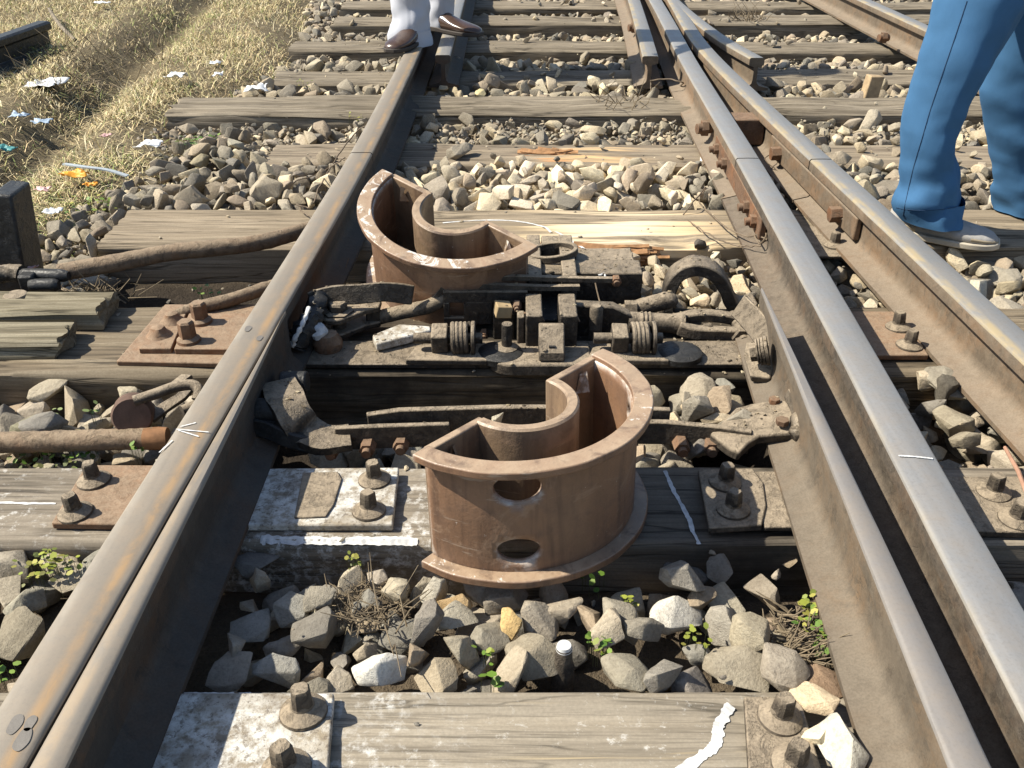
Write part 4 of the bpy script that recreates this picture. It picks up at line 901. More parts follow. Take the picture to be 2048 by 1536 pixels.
# ------------------------------------------------------------------ stones
def stone_tpl(seed, fine, npt=15):
    r = random.Random(seed); bm = bmesh.new()
    sx, sy, sz = 1, r.uniform(.55, .95), r.uniform(.42, .75)
    for i in range(npt):
        v = Vector((r.gauss(0, 1), r.gauss(0, 1), r.gauss(0, 1))).normalized()*r.uniform(.86, 1.06)
        bm.verts.new((v.x*sx, v.y*sy, v.z*sz))
    bmesh.ops.convex_hull(bm, input=bm.verts[:])
    for v in [v for v in bm.verts if not v.link_faces]: bm.verts.remove(v)
    bmesh.ops.dissolve_limit(bm, angle_limit=R(16), verts=bm.verts[:], edges=bm.edges[:])
    bmesh.ops.bevel(bm, geom=bm.edges[:]+bm.verts[:], offset=r.uniform(.08, .20) if fine else r.uniform(.10, .18), segments=2 if fine else 1, affect='EDGES', profile=.6, clamp_overlap=True)
    for v in bm.verts:
        q = math.sqrt((v.co.x/sx)**2+(v.co.y/sy)**2+(v.co.z/sz)**2)
        if q > 1.08: v.co *= 1.08/q
    bmesh.ops.triangulate(bm, faces=bm.faces[:])
    if fine:
        bmesh.ops.subdivide_edges(bm, edges=[e for e in bm.edges if e.calc_length() > .22], cuts=1, use_grid_fill=True)
        bmesh.ops.triangulate(bm, faces=bm.faces[:])
        for v in bm.verts:
            n = v.co.normalized(); v.co += n*(.085*noise.noise(v.co*1.7+Vector((seed, 0, 0)))+.035*noise.noise(v.co*5+Vector((0, seed, 0))))
    bmesh.ops.recalc_face_normals(bm, faces=bm.faces[:])
    V = np.array([v.co[:] for v in bm.verts]); T = np.array([[v.index for v in f.verts] for f in bm.faces]); 
    bm.verts.index_update(); T = np.array([[v.index for v in f.verts] for f in bm.faces]); bm.free()
    return V, T
TPL_F = [stone_tpl(100+i, True, 11+i % 8) for i in range(22)]
TPL_C = [stone_tpl(200+i, False, 10+i % 6) for i in range(16)]
def tri_mesh(name, V, T, mat, tint=None, ang=38):
    me = bpy.data.meshes.new(name); me.vertices.add(len(V)); me.vertices.foreach_set('co', V.astype(np.float32).ravel())
    me.loops.add(len(T)*3); me.loops.foreach_set('vertex_index', T.astype(np.int32).ravel())
    me.polygons.add(len(T)); me.polygons.foreach_set('loop_start', np.arange(0, len(T)*3, 3, dtype=np.int32))
    me.materials.append(mat)
    a = me.color_attributes.new('tint', 'FLOAT_COLOR', 'POINT')
    c = np.ones((len(V), 4), np.float32)
    if tint is not None: c[:, :3] = tint
    a.data.foreach_set('color', c.ravel())
    me.update(calc_edges=True); me.validate(); me.shade_smooth()
    if ang: me.set_sharp_from_angle(angle=R(ang))
    return me
ME_F = [tri_mesh('stone', V, T, STONE, None, 30) for V, T in TPL_F]

CELL = .008; GX0, GX1, GY0, GY1 = -1.95, 3.30, .25, 7.2
nxg, nyg = int((GX1-GX0)/CELL), int((GY1-GY0)/CELL)
Hm = np.zeros((nyg, nxg)); Tm = np.full((nyg, nxg), -9.0); BLK = np.zeros((nyg, nxg), bool)
BANDS = [(.565, .782, -.95, 1.15), (1.055, 1.249, -1.15, 1.35), (1.555, 1.845, -1.25, 1.40), (2.185, 2.445, -1.055, 1.70), (2.853, 3.075, -.79, 1.75), (3.36, 3.60, -1.25, 1.85), (3.92, 4.15, -1.0, 1.85), (4.58, 4.80, -1.07, 2.9), (5.17, 5.40, -.95, 2.95), (5.74, 5.96, -1, 3.0), (6.35, 6.57, -1, 3.0)]
def target(x, y):
    if y < 1.06:
        t = -.034 if y < .97 else lerp(-.034, -.070, min(1, (y-.96)/.05))
        if x < -.55: t = -.045
    elif y < 1.60:
        t = -.145 if -.5 < x < .20 else (-.045 if x < .47 and x > 0 else -.05)
        if x > .47: t = -.035
    elif y < 2.2:
        t = -.105 if -1.02 < x < .17 else -.03
        if x > .50: t = -.035
        if x < -1.02: t = -.03
    elif y < 2.86: t = -.004
    else: t = .004
    if 3.0 < y < 4.3 and x < -.55: t -= .014
    return t
ys = GY0+CELL*(np.arange(nyg)+.5); xs_ = GX0+CELL*(np.arange(nxg)+.5)
for j, y in enumerate(ys):
    b = xb(y)
    for i in range(0, nxg, 4):
        x = xs_[i]; Hm[j, i:i+4] = gh(x, y)
        d = x-b
        if d < -.25: continue
        t = target(x, y)
        if d < .12: t = lerp(t, gh(x, y)-.004, sm(.12, -.22, d))
        if x > 2.0: t -= .01
        Tm[j, i:i+4] = t
    for c in (LL(y)+.03, R3(y)+.033, R5(y), R6(y)):
        k0, k1 = int((c-.060-GX0)/CELL), int((c+.060-GX0)/CELL)
        Tm[j, max(0, k0):max(0, k1)] = np.minimum(Tm[j, max(0, k0):max(0, k1)], -.028)
    if y < 1.75:
        for a, b, c in ((LL(y)-.04, -.366, .026), (BRh(y)-.065, R3(y)+.10, .026)):
            k0, k1 = int((a-GX0)/CELL), int((b-GX0)/CELL); Tm[j, k0:k1] = -9; Hm[j, k0:k1] = np.maximum(Hm[j, k0:k1], .012)
    for (y0, y1, x0, x1) in BANDS:
        if y0 <= y <= y1:
            k0, k1 = max(0, int((x0-GX0)/CELL)), int((x1-GX0)/CELL); BLK[j, k0:k1] = True; Hm[j, k0:k1] = 0
# the casing feet keep their own room
for (cx, cy, r_) in ((.004, 1.15, .20), (at(1126, 1352, -.03).x, at(1126, 1352, -.03).y-.015, .045)):
    yy, xx = np.mgrid[0:nyg, 0:nxg]; dd = np.hypot(GX0+CELL*xx-cx, GY0+CELL*yy-cy); Tm[dd < r_] = np.minimum(Tm[dd < r_], -.042 if r_ > .1 else -.075)
STONES = []      # x, y, z, a, rot(3), tpl, tint, label, group
def put(x, y, a, flat, tint, label=None, group=None, z=None, sink=.45, yaw=None, tpl=None, tilt=.35):
    i, j = int((x-GX0)/CELL), int((y-GY0)/CELL); k = max(1, int(a/CELL))
    i0, i1, j0, j1 = max(0, i-k), min(nxg, i+k+1), max(0, j-k), min(nyg, j+k+1)
    if i1 <= i0 or j1 <= j0: return
    yy, xx = np.mgrid[j0:j1, i0:i1]; d2 = ((GX0+CELL*(xx+.5)-x)**2+(GY0+CELL*(yy+.5)-y)**2)/(a*.9)**2
    ok = d2 < 1
    if not ok.any(): return
    sub = Hm[j0:j1, i0:i1]; c = a*flat
    if z is None:
        zc = float(np.percentile(sub[ok], 45))+c*sink
    else: zc = z
    dome = zc+c*.85*np.sqrt(np.maximum(0, 1-d2)); sub[ok] = np.maximum(sub[ok], dome[ok])
    rot = (rnd.gauss(0, tilt), rnd.gauss(0, tilt), rnd.uniform(0, 6.28) if yaw is None else yaw)
    STONES.append([x, y, zc, a, c/.62, rot, rnd.randrange(22) if tpl is None else tpl, tint, label, group])
GREYT = [(.21, .185, .15), (.17, .15, .125), (.25, .215, .165), (.20, .165, .125), (.15, .138, .12), (.28, .24, .185), (.235, .205, .165)]
NEART = [(.27, .235, .185), (.22, .195, .16), (.30, .255, .195), (.26, .205, .15), (.20, .185, .16), (.31, .27, .205), (.29, .25, .2), (.17, .155, .135)]
TANT = [(.36, .30, .215), (.42, .355, .255), (.30, .25, .18), (.38, .33, .26), (.47, .40, .29), (.27, .22, .165), (.24, .21, .17), (.33, .28, .21)]
def jitter(c, s=.12):
    k = rnd.uniform(1-s, 1+s); return tuple(min(.8, max(.02, v*k*rnd.uniform(.985, 1.015))) for v in c)
# stones picked out one by one: photo position, size in metres, colour, label
SPEC = [
 (1345, 1222, .055, .62, (.50, .47, .42), 'large whitish stone in front of the nearer casing towards the right blade', -.012),
 (1577, 1108, .025, .75, (.24, .19, .135), 'tilted brown block of stone against the foot of the open blade', -.036),
 (1522, 1165, .040, .75, (.20, .17, .135), 'smooth grey brown stone standing between the whitish stone and the open blade', -.010),
 (1478, 1334, .050, .45, (.23, .20, .155), 'long flat grey stone at the far edge of the nearest sleeper, below the green weed', -.008),
 (1448, 1254, .038, .7, (.27, .245, .21), 'grey stone with a whitish face left of the green weed', -.012),
 (1250, 1335, .044, .5, (.24, .215, .17), 'leaf shaped flat stone leaning on the nearest sleeper right of the iron pin', -.005),
 (1066, 1308, .046, .6, (.22, .19, .145), 'blunt grey brown stone left of the iron pin', -.012),
 (1022, 1243, .028, .9, (.46, .32, .15), 'upright orange yellow stone below the lower hole of the nearer casing', -.005),
 (762, 1330, .046, .65, (.52, .50, .46), 'white splashed stone at the far edge of the nearest sleeper', -.012),
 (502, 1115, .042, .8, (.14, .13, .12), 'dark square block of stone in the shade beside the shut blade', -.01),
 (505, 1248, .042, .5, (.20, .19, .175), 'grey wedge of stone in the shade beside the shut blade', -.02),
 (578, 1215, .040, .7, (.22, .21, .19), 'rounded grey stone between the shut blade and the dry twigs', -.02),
 (556, 1335, .040, .65, (.24, .23, .21), 'speckled grey stone beside the left plate of the nearest sleeper', -.02),
 (700, 1158, .034, .8, (.36, .31, .235), 'round beige stone just in front of the white splashed sleeper', -.018),
 (792, 1172, .036, .8, (.32, .28, .215), 'round beige grey stone left of the casing foot', -.018),
 (868, 1352, .036, .6, (.27, .225, .165), 'pointed tan stone standing against the nearest sleeper', -.012),
 (1632, 1432, .036, .7, (.60, .52, .38), 'cream stone lying on the nearest sleeper beside the worn screw', .020),
 (1688, 1476, .046, .75, (.44, .415, .36), 'big whitish stone at the right end of the nearest sleeper', .026),
 (1635, 1392, .034, .45, (.50, .40, .28), 'flat cream orange stone above the worn screw on the nearest sleeper', .014),
 (1638, 1362, .042, .5, (.22, .15, .10), 'flat red brown stone beside the foot of the open blade', -.006),
 (1185, 1240, .036, .6, (.26, .205, .15), 'brown angular stone below the right side of the nearer casing', -.012),
 (1238, 1232, .044, .8, (.24, .215, .175), 'large plain grey stone left of the whitish stone', -.016),
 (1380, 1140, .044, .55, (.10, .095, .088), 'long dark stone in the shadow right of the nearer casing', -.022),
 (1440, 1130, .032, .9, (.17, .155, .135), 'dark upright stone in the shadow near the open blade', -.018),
 (862, 1180, .030, 1.1, (.34, .31, .26), 'narrow upright stone wedged under the rim of the nearer casing', -.010),
 (910, 1235, .036, .55, (.27, .245, .20), 'flat layered grey stone below the casing foot', -.012),
 (905, 1200, .030, .6, (.40, .28, .15), 'orange brown stone under the front of the nearer casing', -.014),
 (985, 1270, .036, .5, (.20, .18, .145), 'flat olive stone left of the orange yellow stone', -.014),
 (640, 1090, .024, .8, (.2, .19, .17), 'small grey stone under the edge of the white splashed sleeper', -.03),
 (35, 1262, .058, .75, (.19, .165, .125), 'biggest brown cobble at the left edge before the white splashed sleeper', -.02),
 (52, 1205, .036, .75, (.24, .22, .175), 'grey cobble behind the biggest brown cobble', -.015),
 (150, 1150, .040, .5, (.30, .26, .2), 'flat pale cobble with moss at the left, next to the sleeper face', -.02),
 (330, 1152, .050, .5, (.29, .235, .165), 'broad tan flat stone leaning on the outside of the left stock rail', -.01),
 (55, 848, .040, .75, (.21, .195, .135), 'rounded olive stone behind the rusty rod at the left edge', -.005),
 (145, 860, .040, .6, (.30, .235, .155), 'tan lumpy stone behind the rusty rod', -.015),
 (60, 950, .048, .5, (.27, .24, .18), 'low rounded stone in front of the rusty rod at the left edge', -.02),
 (250, 920, .042, .5, (.30, .245, .175), 'tan flat stone beyond the left plate with two screws', -.02),
 (342, 925, .030, 1.0, (.30, .27, .22), 'upright grey stone against the left stock rail by the rod end', .0),
 (997, 830, .018, 1.0, (.55, .49, .38), 'cream pebble perched behind the inner sleeve of the nearer casing', .045),
 (1352, 832, .030, .7, (.38, .31, .215), 'square dusty stone on the stretcher bar right of the casing', .004),
 (1398, 806, .042, .65, (.37, .30, .21), 'tan pointed stone behind the stretcher bar', .004),
 (1462, 806, .034, .55, (.34, .285, .20), 'dusty flat stone behind the bracket of the stretcher bar', .006),
 (1432, 836, .030, .55, (.36, .30, .22), 'long dusty pebble lying on the stretcher bar', .018),
 (1402, 490, .030, .9, (.07, .062, .055), 'dark stone in the broken corner of the pale sleeper', -.005),
 (1432, 505, .026, .9, (.48, .42, .32), 'pale stone in the broken corner of the pale sleeper', -.012),
 (1470, 522, .030, .6, (.11, .10, .085), 'dark flat stone beside the rail foot at the pale sleeper', -.012),
 (1384, 566, .034, .55, (.46, .37, .26), 'peach coloured stone seen through the iron strap', -.02),
 (1400, 598, .030, .7, (.52, .40, .28), 'pinkish stone under the right leg of the iron strap', -.02),
 (1480, 570, .040, .6, (.44, .35, .24), 'tan stone between the iron strap and the rail foot', -.015),
 (1856, 752, .036, .8, (.36, .30, .225), 'pale rounded stone between the bright rail and the branch rail', -.005),
 (1890, 770, .030, .9, (.085, .075, .062), 'dark earthy clod leaning on the pale rounded stone by the branch rail', .008),
 (1905, 832, .050, .6, (.26, .225, .17), 'broad brown grey stone between the two right hand rails', -.008),
 (1935, 872, .034, .7, (.22, .19, .145), 'brown stone in front of the broad one between the right hand rails', -.01),
 (440, 316, .040, .85, (.17, .155, .12), 'dark round boulder beside the end of the short grey sleeper', .02),
 (400, 318, .040, .7, (.22, .19, .13), 'brown stone on the grass side of the dark round boulder', .01),
 (468, 284, .042, .55, (.31, .285, .23), 'pale long stone lying behind the dark round boulder', .012),
 (918, 296, .062, .42, (.22, .195, .16), 'flat dark edged slab lying on the sleeper with split orange wood', .012),
 (1208, 172, .046, .8, (.56, .49, .34), 'cream square stone near the rail in front of the shadowed sleeper', -.004),
 (958, 186, .040, .6, (.50, .42, .24), 'yellowish stone in front of the shadowed sleeper beside the check rail', -.006),
 (885, 196, .050, .6, (.17, .155, .135), 'dark flat stone beside the left rail in front of the shadowed sleeper', -.004),
 (1402, 308, .026, .9, (.62, .60, .55), 'white stone by the joint of the polished rail', .005),
 (1960, 570, .045, .6, (.40, .365, .30), 'pale stone in front of the shoe of the person in blue', -.005),
 (2010, 605, .042, .6, (.32, .28, .225), 'brown grey stone at the right edge below the shoe of the person in blue', -.005),
]
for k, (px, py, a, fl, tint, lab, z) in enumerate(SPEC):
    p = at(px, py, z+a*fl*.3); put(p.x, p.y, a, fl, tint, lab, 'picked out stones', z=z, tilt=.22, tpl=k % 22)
nspec = len(STONES)
for s in STONES:
    yy, xx = np.mgrid[0:nyg, 0:nxg]; dd = np.hypot(GX0+CELL*(xx+.5)-s[0], GY0+CELL*(yy+.5)-s[1]); BLK[dd < s[3]*.62] = True
grow = BLK.copy()
for k in range(2):
    g2 = grow.copy(); g2[1:] |= grow[:-1]; g2[:-1] |= grow[1:]; g2[:, 1:] |= grow[:, :-1]; g2[:, :-1] |= grow[:, 1:]; grow = g2
cand = np.argwhere((~grow) & (Tm > -5))
def fill(n, size, region=None, tints=GREYT, zoneT=0.0):
    rg = random.Random(n); c = cand
    if region is not None:
        yy = GY0+CELL*c[:, 0]; xx = GX0+CELL*c[:, 1]; c = c[region(xx, yy)]
    miss = 0
    for q in range(n):
        best = None
        idx = [rg.randrange(len(c)) for _ in range(24)]
        j, i = max((c[t] for t in idx), key=lambda t: Tm[t[0], t[1]]-Hm[t[0], t[1]])
        gap = Tm[j, i]-Hm[j, i]
        if gap < .008: miss += 1; 
        if gap < .008:
            if miss > 900: break
            continue
        x, y = GX0+CELL*(i+.5), GY0+CELL*(j+.5)
        a = rg.uniform(*size)*(1 if rg.random() < .8 else 1.35); fl = rg.uniform(.5, .85)
        if gap < a*.4: a = max(size[0]*.62, gap*1.8+.006)
        tn = tints(x, y) if callable(tints) else rg.choice(tints)
        put(x, y, a, fl, jitter(tn))
def dtint(x, y):
    k = math.exp(-((x-.12)/.42)**2)
    if rnd.random() < .25+.65*k: c = rnd.choice(TANT); return tuple(v*(1+.45*k) for v in c)
    return rnd.choice(GREYT)
def ftint(x, y): return rnd.choice(TANT if rnd.random() < .42 else GREYT)
fill(1300, (.024, .046), lambda x, y: (y > .78) & (y < 1.06) & (x > -.46) & (x < .48), NEART)
fill(3500, (.025, .048), lambda x, y: (y < 1.56), NEART)
fill(2500, (.020, .040), lambda x, y: (y >= 1.56) & (y < 2.3), ftint)
fill(3200, (.024, .047), lambda x, y: (y >= 2.3) & (y < 2.95), dtint)
fill(5000, (.022, .043), lambda x, y: (y >= 2.95) & (y < 4.3), ftint)
fill(8500, (.020, .038), lambda x, y: (y >= 4.3), ftint)
rg = random.Random(77)
for q in range(150):
    b = rg.choice(BANDS[4:10]); x = rg.uniform(-1.0, 1.7); y = rg.uniform(b[0], b[1])
    if min(abs(x-LL(y)-.03), abs(x-R3(y)-.03), abs(x-R5(y)), abs(x+.27)) < .10: continue
    put(x, y, rg.uniform(.012, .030), rg.uniform(.5, .8), jitter(ftint(x, y)))
# small chips that fill what is left between the stones
for (n_, s_, reg) in ((1400, (.012, .022), lambda x, y: y < 1.06), (3500, (.006, .013), lambda x, y: y < 1.3), (2500, (.007, .014), lambda x, y: (y > 1.8) & (y < 3.4))):
    c = cand[reg(GX0+CELL*cand[:, 1], GY0+CELL*cand[:, 0])]
    for q in range(n_):
        j, i = min((c[rg.randrange(len(c))] for t in range(4)), key=lambda t: Hm[t[0], t[1]]-Tm[t[0], t[1]])
        if Hm[j, i] < Tm[j, i]-.004: put(GX0+CELL*(i+.5), GY0+CELL*(j+.5), rg.uniform(*s_), rg.uniform(.5, .8), jitter(rg.choice(NEART)))
# which ones are built singly: the largest in the picture that are not buried
def shown(s):
    px, py, zc = proj((s[0], s[1], s[2]))
    if zc < .1 or not (-20 < px < 2068 and -20 < py < 1556): return 0
    i, j = int((s[0]-GX0)/CELL), int((s[1]-GY0)/CELL)
    if not (0 <= i < nxg and 0 <= j < nyg): return 0
    if s[2]+s[4]*.62*.80 < Hm[j, i]-.004: return 0
    return s[3]*F/zc
rank = sorted(range(nspec, len(STONES)), key=lambda k: -shown(STONES[k]))
single = set(range(nspec)) | set(k for k in rank[:225] if shown(STONES[k]) > 0)
def zone_label(s):
    x, y, t = s[0], s[1], s[7]; l = sum(t)/3
    tone = 'pale tan' if l > .27 else ('mid grey brown' if l > .19 else 'dark grey')
    big = 'larger' if s[3] > .032 else 'small'
    if y < 1.06: zn = 'outside the left rail before the white splashed sleeper' if x < -.5 else ('between the nearest sleeper and the white splashed sleeper' if x < .5 else 'right of the bright rail before the white splashed sleeper')
    elif y < 1.56: zn = 'outside the left rail near the rusty rods' if x < -.5 else ('in the pit under the stretcher bar' if x < .5 else 'between the right hand rails level with the stretcher bar')
    elif y < 2.2: zn = 'near the black coupling left of the rail' if x < -.5 else ('behind the point lock' if x < .55 else 'between the right hand rails behind the lock')
    elif y < 2.9: zn = 'left of the rail beyond the long pale sleeper' if x < -.45 else ('just beyond the pale sleeper with the chalk arc' if x < .62 else 'beside the branch rail beyond its joint')
    else: zn = 'on the farther ballast'
    return f'{big} {tone} ballast stone {zn}', f'{big} {tone} stones {zn}'
for k in sorted(single):
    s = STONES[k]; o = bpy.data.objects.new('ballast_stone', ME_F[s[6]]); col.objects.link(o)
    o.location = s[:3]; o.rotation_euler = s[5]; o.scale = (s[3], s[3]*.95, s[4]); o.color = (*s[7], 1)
    if s[8]: tag(o, s[8], 'stone')
    else:
        lb, gr = zone_label(s); tag(o, lb, 'stone', gr)
Vs, Ts, Cs, nb = [], [], [], 0
for k, s in enumerate(STONES):
    if k in single: continue
    zc = proj(s[:3])[2]; V, T = (TPL_F[s[6]] if zc < 2.1 else TPL_C[s[6] % 16])
    M = np.array(Matrix.Rotation(s[5][2], 3, 'Z') @ Matrix.Rotation(s[5][1], 3, 'Y') @ Matrix.Rotation(s[5][0], 3, 'X'))
    P = (V*np.array([s[3], s[3]*.95, s[4]])) @ M.T+np.array(s[:3]); Vs.append(P); Ts.append(T+nb); Cs.append(np.tile(np.array(s[7]), (len(P), 1))); nb += len(P)
me = tri_mesh('ballast', np.concatenate(Vs), np.concatenate(Ts), STONE, np.concatenate(Cs), 32)
o = bpy.data.objects.new('ballast', me); col.objects.link(o); tag(o, 'loose grey and tan ballast stones filling the gaps between the sleepers', 'ballast', None, 'stuff')
# grit: very small chips lying about on soil, sleepers and between stones
Vs, Ts, Cs, nb = [], [], [], 0; rg = random.Random(3)
for q in range(5200):
    y = rg.uniform(.5, 5.2); x = rg.uniform(-1.4, 1.5)
    i, j = int((x-GX0)/CELL), int((y-GY0)/CELL)
    if BLK[j, i] and rg.random() < .85: continue
    if not BLK[j, i] and Hm[j, i] > Tm[j, i]-.03 and rg.random() < .93: continue
    a = rg.uniform(.003, .009); V, T = TPL_C[rg.randrange(16)]; zz = Hm[j, i] if not BLK[j, i] else .001
    th = rg.uniform(0, 6.28); c, s_ = math.cos(th), math.sin(th)
    P = V*a; P = np.stack([P[:, 0]*c-P[:, 1]*s_, P[:, 0]*s_+P[:, 1]*c, P[:, 2]*.7], 1)+np.array([x, y, zz-.001+a*.2]); Vs.append(P); Ts.append(T+nb)
    Cs.append(np.tile(np.array(jitter(rg.choice(TANT if rg.random() < .5 else GREYT))), (len(P), 1))); nb += len(P)
# crumbs lying on the lock gear and the oily sleeper
bv_, bf_ = [], []
for o in bpy.data.objects:
    t = o
    while t.parent: t = t.parent
    if o.type == 'MESH' and (t in (lock, gp, rr_, lr, sb, bk, rb, us) or o in (S3, pk)):
        off = Vector((0, 0, 0)); q = o
        while q: off += Vector(q.location); q = q.parent
        b = len(bv_); bv_ += [tuple(v.co+off) for v in o.data.vertices]; bf_ += [tuple(b+i for i in f.vertices) for f in o.data.polygons]
bt = BVHTree.FromPolygons(bv_, bf_)
for q in range(1500):
    x, y = rg.uniform(-.42, .52), rg.uniform(1.30, 2.0)
    h = bt.ray_cast(Vector((x, y, .4)), Vector((0, 0, -1)))
    if not h[0] or h[1].z < .6: continue
    a = rg.uniform(.0012, .0042)*(1 if rg.random() < .93 else 1.8); V, T = TPL_C[rg.randrange(16)]; P = V*a*np.array([1, 1, .7])+np.array([x, y, h[0].z+a*.2]); Vs.append(P); Ts.append(T+nb)
    Cs.append(np.tile(np.array(jitter(rg.choice([(.24, .19, .13), (.16, .13, .095), (.31, .26, .185), (.08, .066, .05)]))), (len(P), 1))); nb += len(P)
me = tri_mesh('grit', np.concatenate(Vs), np.concatenate(Ts), STONE, np.concatenate(Cs), 32)
o = bpy.data.objects.new('grit', me); col.objects.link(o); tag(o, 'fine stone chips scattered over sleepers and soil', 'grit', None, 'stuff')

# ------------------------------------------------------------------ dry grass verge
def blades(n, place, lens, cols, seed, wid=(.0012, .003)):
    rg = random.Random(seed); V, T, C = [], [], []
    for q in range(n):
        p = place(rg)
        if p is None: continue
        x, y, z = p; L = rg.uniform(*lens); az = rg.uniform(0, 6.28); lean = min(1.5, abs(rg.gauss(1.2, .35))); w_ = rg.uniform(*wid)
        dx, dy = math.cos(az), math.sin(az); sx_, sy_ = -dy*w_, dx*w_
        b = len(V); c = cols(rg, x, y)
        for t, ww in ((0, 1), (.5, .8), (1, .1)):
            a2 = lean*(.45+.75*t); hx = L*t*math.sin(a2); hz = L*t*math.cos(a2)
            V.append((x+dx*hx-sx_*ww, y+dy*hx-sy_*ww, z+hz)); V.append((x+dx*hx+sx_*ww, y+dy*hx+sy_*ww, z+hz)); C += [c, c]
        T += [(b, b+1, b+3), (b, b+3, b+2), (b+2, b+3, b+5), (b+2, b+5, b+4)]
    return np.array(V), np.array(T), np.array(C)
STRAW = [(.70, .58, .34), (.64, .52, .29), (.76, .67, .44), (.56, .44, .25), (.54, .47, .25), (.34, .25, .14), (.28, .22, .12)]
GREEN = [(.24, .28, .09), (.30, .33, .12), (.19, .23, .08), (.37, .37, .15)]
def gplace(rg):
    y = rg.uniform(1.85, 6.6); b = xb(y)
    lo = -.30-(y*.53+.85)  # left side of the view with a margin
    x = rg.uniform(lo-.4, b+.14)
    dens = .16+.84*sm(.0, .55, noise.noise(Vector((x*1.7, y*1.7, 4)))+.35)
    if x > b-.12: dens *= .55
    rut = math.exp(-((x+1.58+.10*(y-3.2))/.10)**2); dens *= 1-.7*rut
    if rg.random() > dens: return None
    return x, y, gh(x, y)-.003
def gcol(rg, x, y):
    g = noise.noise(Vector((x*1.3, y*1.3, 9)))
    c = rg.choice(GREEN) if rg.random() < .14+.45*max(0, g) else rg.choice(STRAW)
    k = rg.uniform(.7, 1.3); return tuple(v*k for v in c)
V, T, C = blades(125000, gplace, (.018, .085), gcol, 5, (.0008, .0019))
o = bpy.data.objects.new('dry_grass', tri_mesh('dry_grass', V, T, BLADE, C, 0)); col.objects.link(o); tag(o, 'trampled straw coloured grass with greener patches on the verge left of the track', 'grass', None, 'stuff')

# ------------------------------------------------------------------ small weeds and twigs
def leafclump(px, py, z, n, spread, leaf, cols, label, up=.02, group='small weeds among the stones', seed=0):
    rg = random.Random(seed+px); c = at(px, py, z); m = MB()
    for q in range(n):
        a = rg.uniform(0, 6.28); r = spread*math.sqrt(rg.random()); p = c+Vector((r*math.cos(a), r*math.sin(a)*.8, up*rg.random()))
        l = leaf*rg.uniform(.5, 1.0); az = rg.uniform(0, 6.28); tl = rg.uniform(-.2, .8)
        u = Vector((math.cos(az), math.sin(az), tl)).normalized(); s = Vector((-math.sin(az), math.cos(az), rg.uniform(-.3, .3))).normalized()
        t = rg.choice(cols); k = rg.uniform(.5, .85); t = tuple(v*k for v in t)
        m.add([p, p+u*l*.3+s*l*.36, p+u*l*.75+s*l*.34, p+u*l, p+u*l*.75-s*l*.34, p+u*l*.3-s*l*.36], [(0, 1, 2, 3), (0, 3, 4, 5)], 0, t)
        b = Vector((p.x, p.y, c.z-.02)); m.add([b, b+Vector((.0008, 0, 0)), p+Vector((.0008, 0, 0)), p], [(0, 1, 2, 3)], 0, (.14, .14, .06))
    o = m.build('weed', LEAF, None, offs=c, smooth=20); return tag(o, label, 'weed', group)
LG = [(.17, .30, .045), (.24, .36, .07), (.11, .22, .04)]; YG = [(.33, .37, .06), (.40, .38, .09), (.25, .30, .06)]; OG = [(.14, .17, .05), (.2, .2, .07)]
leafclump(1640, 1262, .0, 55, .032, .014, LG+YG, 'bright green weed beside the foot of the open blade')
leafclump(1615, 1215, .0, 16, .014, .014, YG, 'yellow green sprig just behind the bright green weed')
leafclump(1655, 1312, -.01, 40, .022, .010, LG+OG, 'dark green mossy weed tucked under the foot of the open blade')
leafclump(1200, 1298, -.01, 22, .018, .013, LG+YG, 'pale green weed right of the iron pin')
leafclump(1252, 1210, -.01, 14, .014, .011, YG, 'mossy yellow sprig left of the large whitish stone')
leafclump(1190, 1162, -.03, 7, .020, .014, LG, 'few green leaves in the shadow under the casing foot')
leafclump(975, 1362, -.004, 4, .010, .020, LG, 'two leaved sprout at the far edge of the nearest sleeper')
leafclump(1288, 1370, -.004, 4, .012, .013, LG, 'tiny green sprout at the edge of the nearest sleeper right of the flat stone')
leafclump(1400, 1290, -.01, 12, .022, .011, YG, 'yellowish leaves among stones before the long flat grey stone')
leafclump(968, 1320, -.01, 8, .014, .011, YG+LG, 'yellow green leaves between the white splashed stone and the blunt stone')
leafclump(712, 1128, -.01, 14, .018, .010, OG+YG, 'moss tuft on top of the round beige stone')
leafclump(110, 920, -.02, 90, .075, .013, LG+OG, 'spreading green weed in front of the rusty rod at the left')
leafclump(190, 826, .02, 6, .010, .015, [(.33, .42, .15)], 'pair of round leaves behind the rusty rod')
leafclump(112, 826, .02, 4, .008, .015, [(.36, .42, .18)], 'single round pale leaf left of the crank')
leafclump(75, 862, .0, 9, .018, .013, YG+LG, 'yellow green leaves touching the rusty rod at the left')
leafclump(275, 905, .0, 6, .012, .015, LG, 'bright green leaves between the rod end and the tan flat stone')
leafclump(100, 1145, -.01, 40, .05, .012, OG+YG, 'moss cushion along the flat pale cobble at the left')
leafclump(105, 1130, .0, 22, .022, .014, YG, 'yellow green leaves beside the broad tan flat stone')
leafclump(10, 1355, .0, 8, .016, .016, LG, 'green leaves at the left edge near the nearest sleeper')
leafclump(610, 172, -.0, 14, .04, .015, YG, 'green sprig before the gnarled sleeper near the left rail')
leafclump(900, 168, -.0, 10, .025, .016, LG+YG, 'green sprout by the check rail end')
leafclump(420, 590, -.04, 14, .03, .013, LG, 'green sprig behind the double plate with four bolts')
leafclump(710, 240, .0, 10, .03, .013, YG, 'small green sprig against the outside of the left rail')
leafclump(395, 285, .0, 60, .07, .018, LG+OG, 'green tuft at the end of the gnarled sleeper')
leafclump(95, 105, .02, 60, .16, .022, OG, 'dark green plant beside the scrap rail end')
leafclump(180, 420, .0, 60, .09, .016, LG+YG+OG, 'low green plant in the grass beside the black iron stand', group=None)
